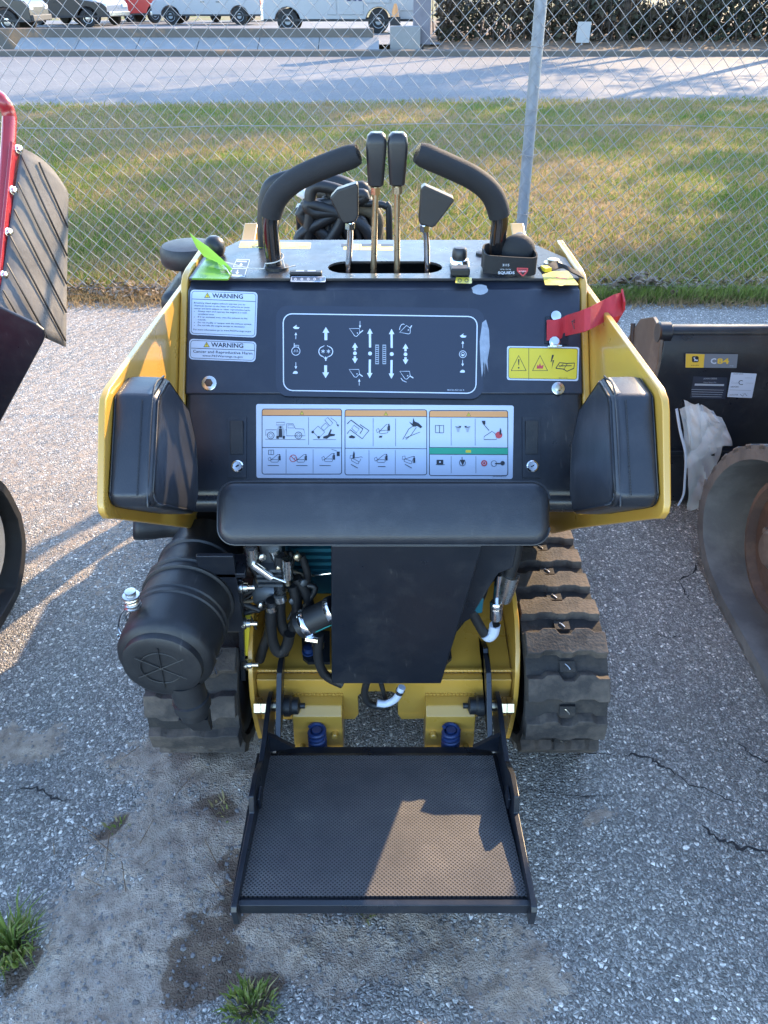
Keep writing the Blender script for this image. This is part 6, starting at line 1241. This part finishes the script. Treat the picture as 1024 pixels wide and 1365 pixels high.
b.add(v, f); rt_ = b.obj('rubber_track', 'hose', RM, .004)
for y, z, r_ in ((1.80, .26, .155), (.97, .25, .16)):
    b = B(); b.lathe((X0 - .03, y, z), (-1, 0, 0), [(.02, -.012), (r_ * .6, -.012), (r_ * .9, .0), (r_, -.004), (r_, .14), (.02, .15)], 32); b.obj('idler', 'car_grey', rt_)
b = B(); b.box(X0 - .14, X0 - .05, 1.0, 1.8, .2, .32); b.obj('track_frame', 'black_paint', rt_, .01)
b = B(); b.prism([(.8, .35), (.8, .95), (1.1, 1.05), (2.0, .9), (2.3, .7), (2.3, .35)], -2.0, -1.47); b.obj('body', 'red_paint', RM, .03)
b = B(); b.tube(smooth_path([P(-60, 128, X=-1.42), Vector((-1.55, 2.6, 1.34)), Vector((-1.75, 2.5, 1.34)), Vector((-1.80, 2.4, .9))], 5), .024, 14); b.obj('tube_frame', 'red_paint', RM)

# ================================================================== vehicles on the far lot
def lot_z(y): return .26 - .012 * (y - 26)
def vehicle(name, label, X, Y, heading, paint, kind, group=None):
    t = thing(name, (X, Y, lot_z(Y)), label, {'pickup': 'pickup truck', 'suv': 'car', 'service': 'truck'}[kind], group); t.rotation_euler.z = heading
    def part(b, nm, mt, par=None, bev=0): o = b.obj(nm, mt, None, bev, 2); o.parent = par or t; return o
    hw = .98; wb = {'pickup': 3.6, 'suv': 2.8, 'service': 3.55}[kind]; wr = {'pickup': .40, 'suv': .36, 'service': .41}[kind]; fr, rr = wb / 2, -wb / 2
    front, back = fr + .95, rr - {'pickup': 1.15, 'suv': .95, 'service': 1.45}[kind]
    sill, belt = .48, 1.12
    def archp(cx): return [(cx - (wr + .1) * math.cos(R(a)) * -1, .40 + (wr + .1) * math.sin(R(a))) for a in range(0, 181, 20)]
    low = [(front, .45), (front - .0, .40)] + [(fr + (wr + .1) * math.cos(R(a)), .36 + (wr + .1) * math.sin(R(a))) for a in range(10, 171, 20)] + [(rr + (wr + .1) * math.cos(R(a)), .36 + (wr + .1) * math.sin(R(a))) for a in range(10, 171, 20)] + [(back, .45)]
    if kind == 'pickup': top = [(back, 1.18), (-.75, 1.2), (-.62, 1.78), (.6, 1.82), (1.25, 1.22), (front - .15, 1.08), (front, .9)]
    elif kind == 'suv': top = [(back, 1.1), (back + .12, 1.6), (back + .5, 1.68), (.4, 1.68), (1.15, 1.12), (front - .2, .98), (front, .8)]
    else: top = [(back, 2.05), (.25, 2.05), (.25, 1.85), (.6, 2.0), (.9, 2.0), (1.55, 1.3), (front - .1, 1.15), (front, .95)]
    b = B(); b.prism([(-x if False else x, z) for x, z in low + top], -hw, hw, 'Y'); part(b, 'body', paint, None, .04)
    gz = {'pickup': (1.24, 1.72), 'suv': (1.14, 1.58), 'service': (1.32, 1.85)}[kind]
    for s_ in (-1, 1):
        wins = {'pickup': [(-.55, .02), (.08, .85)], 'suv': [(back + .3, -.5), (-.42, .3), (.36, .95)], 'service': [(.75, 1.35)]}[kind]
        for a, c in wins:
            b = B(); k = .22; b.prism([(a, gz[0]), (c + .1, gz[0]), (c - k + .1, gz[1]), (a + .05, gz[1])], s_ * hw, s_ * (hw + .012), 'Y'); part(b, 'window', 'glass_dark')
        for k, dx in ((0, .05), (1, -.75)):
            b = B(); b.box(dx - .1, dx + .1, min(s_ * hw, s_ * (hw + .03)), max(s_ * hw, s_ * (hw + .03)), 1.0, 1.03)
            if kind != 'service': part(b, 'door_handle', 'car_trim')
        b = B(); b.box(back + .02, front - .02, min(s_ * hw, s_ * (hw + .015)), max(s_ * hw, s_ * (hw + .015)), .40, .48); part(b, 'sill_trim', 'car_trim')
        for cx in (fr, rr):
            b = B(); b.lathe((cx, s_ * (hw - .24), wr), (0, s_, 0), [(wr * .6, 0), (wr * .95, .01), (wr, .04), (wr, .2), (wr * .95, .24), (wr * .62, .25), (wr * .6, .22)], 28); wh = part(b, 'wheel', 'tyre')
            b = B(); b.lathe((cx, s_ * (hw - .24), wr), (0, s_, 0), [(wr * .61, .20), (wr * .58, .235), (wr * .5, .21), (wr * .2, .225), (.03, .235)], 20); part(b, 'rim', 'car_silver' if paint != 'car_black' else 'zinc', wh)
            b = B(); b.lathe((cx, s_ * (hw + .004), .36), (0, s_, 0), [(wr + .10, 0), (wr + .12, .006), (wr + .02, .004)], 28);
        b = B(); b.box(front - .12, front + .02, min(s_ * .6, s_ * .93), max(s_ * .6, s_ * .93), .78, .95); part(b, 'headlight', 'lamp_clear', None, .02)
        b = B(); b.box(back - .02, back + .1, min(s_ * .8, s_ * .97), max(s_ * .8, s_ * .97), .85, 1.15); part(b, 'tail_light', 'lamp_red', None, .02)
    b = B(); b.box(front - .02, front + .1, -.95, .95, .42, .62); part(b, 'bumper', 'car_trim' if paint == 'car_black' else 'zinc', None, .03)
    b = B(); b.box(back - .1, back + .02, -.95, .95, .45, .65); part(b, 'bumper', 'zinc' if kind != 'suv' else 'car_trim', None, .03)
    if kind == 'pickup':
        b = B(); b.box(back + .08, -.85, -.85, .85, 1.19, 1.205); part(b, 'cargo_bed', 'car_trim')
    if kind == 'service':
        for s_ in (-1, 1):
            for a, c, z0, z1 in ((back + .05, rr - .55, .75, 1.35), (rr - .48, rr + .52, 1.0, 1.35), (rr + .58, -.2, .62, 1.35), (-.14, .2, .62, 1.9), (back + .05, -.2, 1.4, 1.98)):
                b = B(); b.box(a, c, min(s_ * hw, s_ * (hw + .03)), max(s_ * hw, s_ * (hw + .03)), z0, z1); dr = part(b, 'locker_door', paint, None, .012)
                b = B(); xm = (a + c) / 2; b.box(xm - .05, xm + .05, min(s_ * (hw + .03), s_ * (hw + .045)), max(s_ * (hw + .03), s_ * (hw + .045)), (z0 + z1) / 2 + .1, (z0 + z1) / 2 + .2); part(b, 'latch', 'car_trim', dr)
    return t
def place(px, Y): return (P(px, 30, Y=Y).x)
vehicle('pickup_truck', 'black pickup truck parked nearest the stained end of the retaining wall', place(-38, 35), 35, 0, 'car_black', 'pickup')
vehicle('sport_utility_car', 'black sport utility car between the black pickup and the white pickup', place(74, 43), 43, .45, 'car_black', 'suv')
vehicle('pickup_truck', 'white pickup truck parked between the black car and the red trucks', place(104, 47), 47, -.5, 'car_white', 'pickup')
vehicle('pickup_truck', 'red pickup truck next to the white pickup, behind the retaining wall', place(158, 50), 50, .75, 'car_red', 'pickup')
vehicle('sport_utility_car', 'red sport utility car beside the red pickup truck', place(192, 55), 55, .8, 'car_red', 'suv')
vehicle('sport_utility_car', 'grey sport utility car parked between the red car and a white pickup', place(213, 56), 56, .4, 'car_grey', 'suv')
vehicle('pickup_truck', 'white pickup truck parked side-on beside the white service truck', place(279, 48), 48, math.pi, 'car_white', 'pickup')
vehicle('sport_utility_car', 'silver car half hidden between the white pickup and the service truck', place(325, 54), 54, .9, 'car_silver', 'suv')
sv = vehicle('service_truck', 'white utility service truck with lockers and a round blue emblem', place(446, 36), 36, math.pi, 'car_white', 'service')
b = B(); c0 = place(474, 36) - sv.location.x
b.lathe((-c0, .98 + .032, 1.42), (0, 1, 0), [(.20, 0), (.22, .003), (.22, .006), (.19, .006)], 28); ob = b.obj('emblem_ring', 'blue', None); ob.parent = sv
b = B(); b.box(-c0 - .03, -c0 + .03, 1.013, 1.02, 1.30, 1.54); b.box(-c0 - .1, -c0 + .1, 1.013, 1.019, 1.39, 1.45); ob = b.obj('emblem_mark', 'blue', None); ob.parent = sv
b = B()
for i, wl_ in enumerate((.28, .2, .34)): b.box(-c0 - .3 + i * .22, -c0 - .3 + i * .22 + .14, 1.013, 1.018, 1.06, 1.11)
ob = b.obj('emblem_lettering', 'blue', None); ob.parent = sv
bc = thing('traffic_cone', (place(527, 34.6), 34.6, lot_z(34.6) + .55), 'small orange and black marker at the rear of the white service truck', 'marker'); b = B(); b.lathe((bc.location.x, 34.6, bc.location.z), (0, 0, 1), [(.16, 0), (.14, .05), (.12, .2), (.05, .42)], 16); b.obj('cone_body', 'print_orange', bc); b = B(); b.box(bc.location.x - .2, bc.location.x + .2, 34.4, 34.8, bc.location.z - .55, bc.location.z); b.obj('cone_stand', 'car_trim', bc, .02)
bpy.data.objects.remove(_fo)
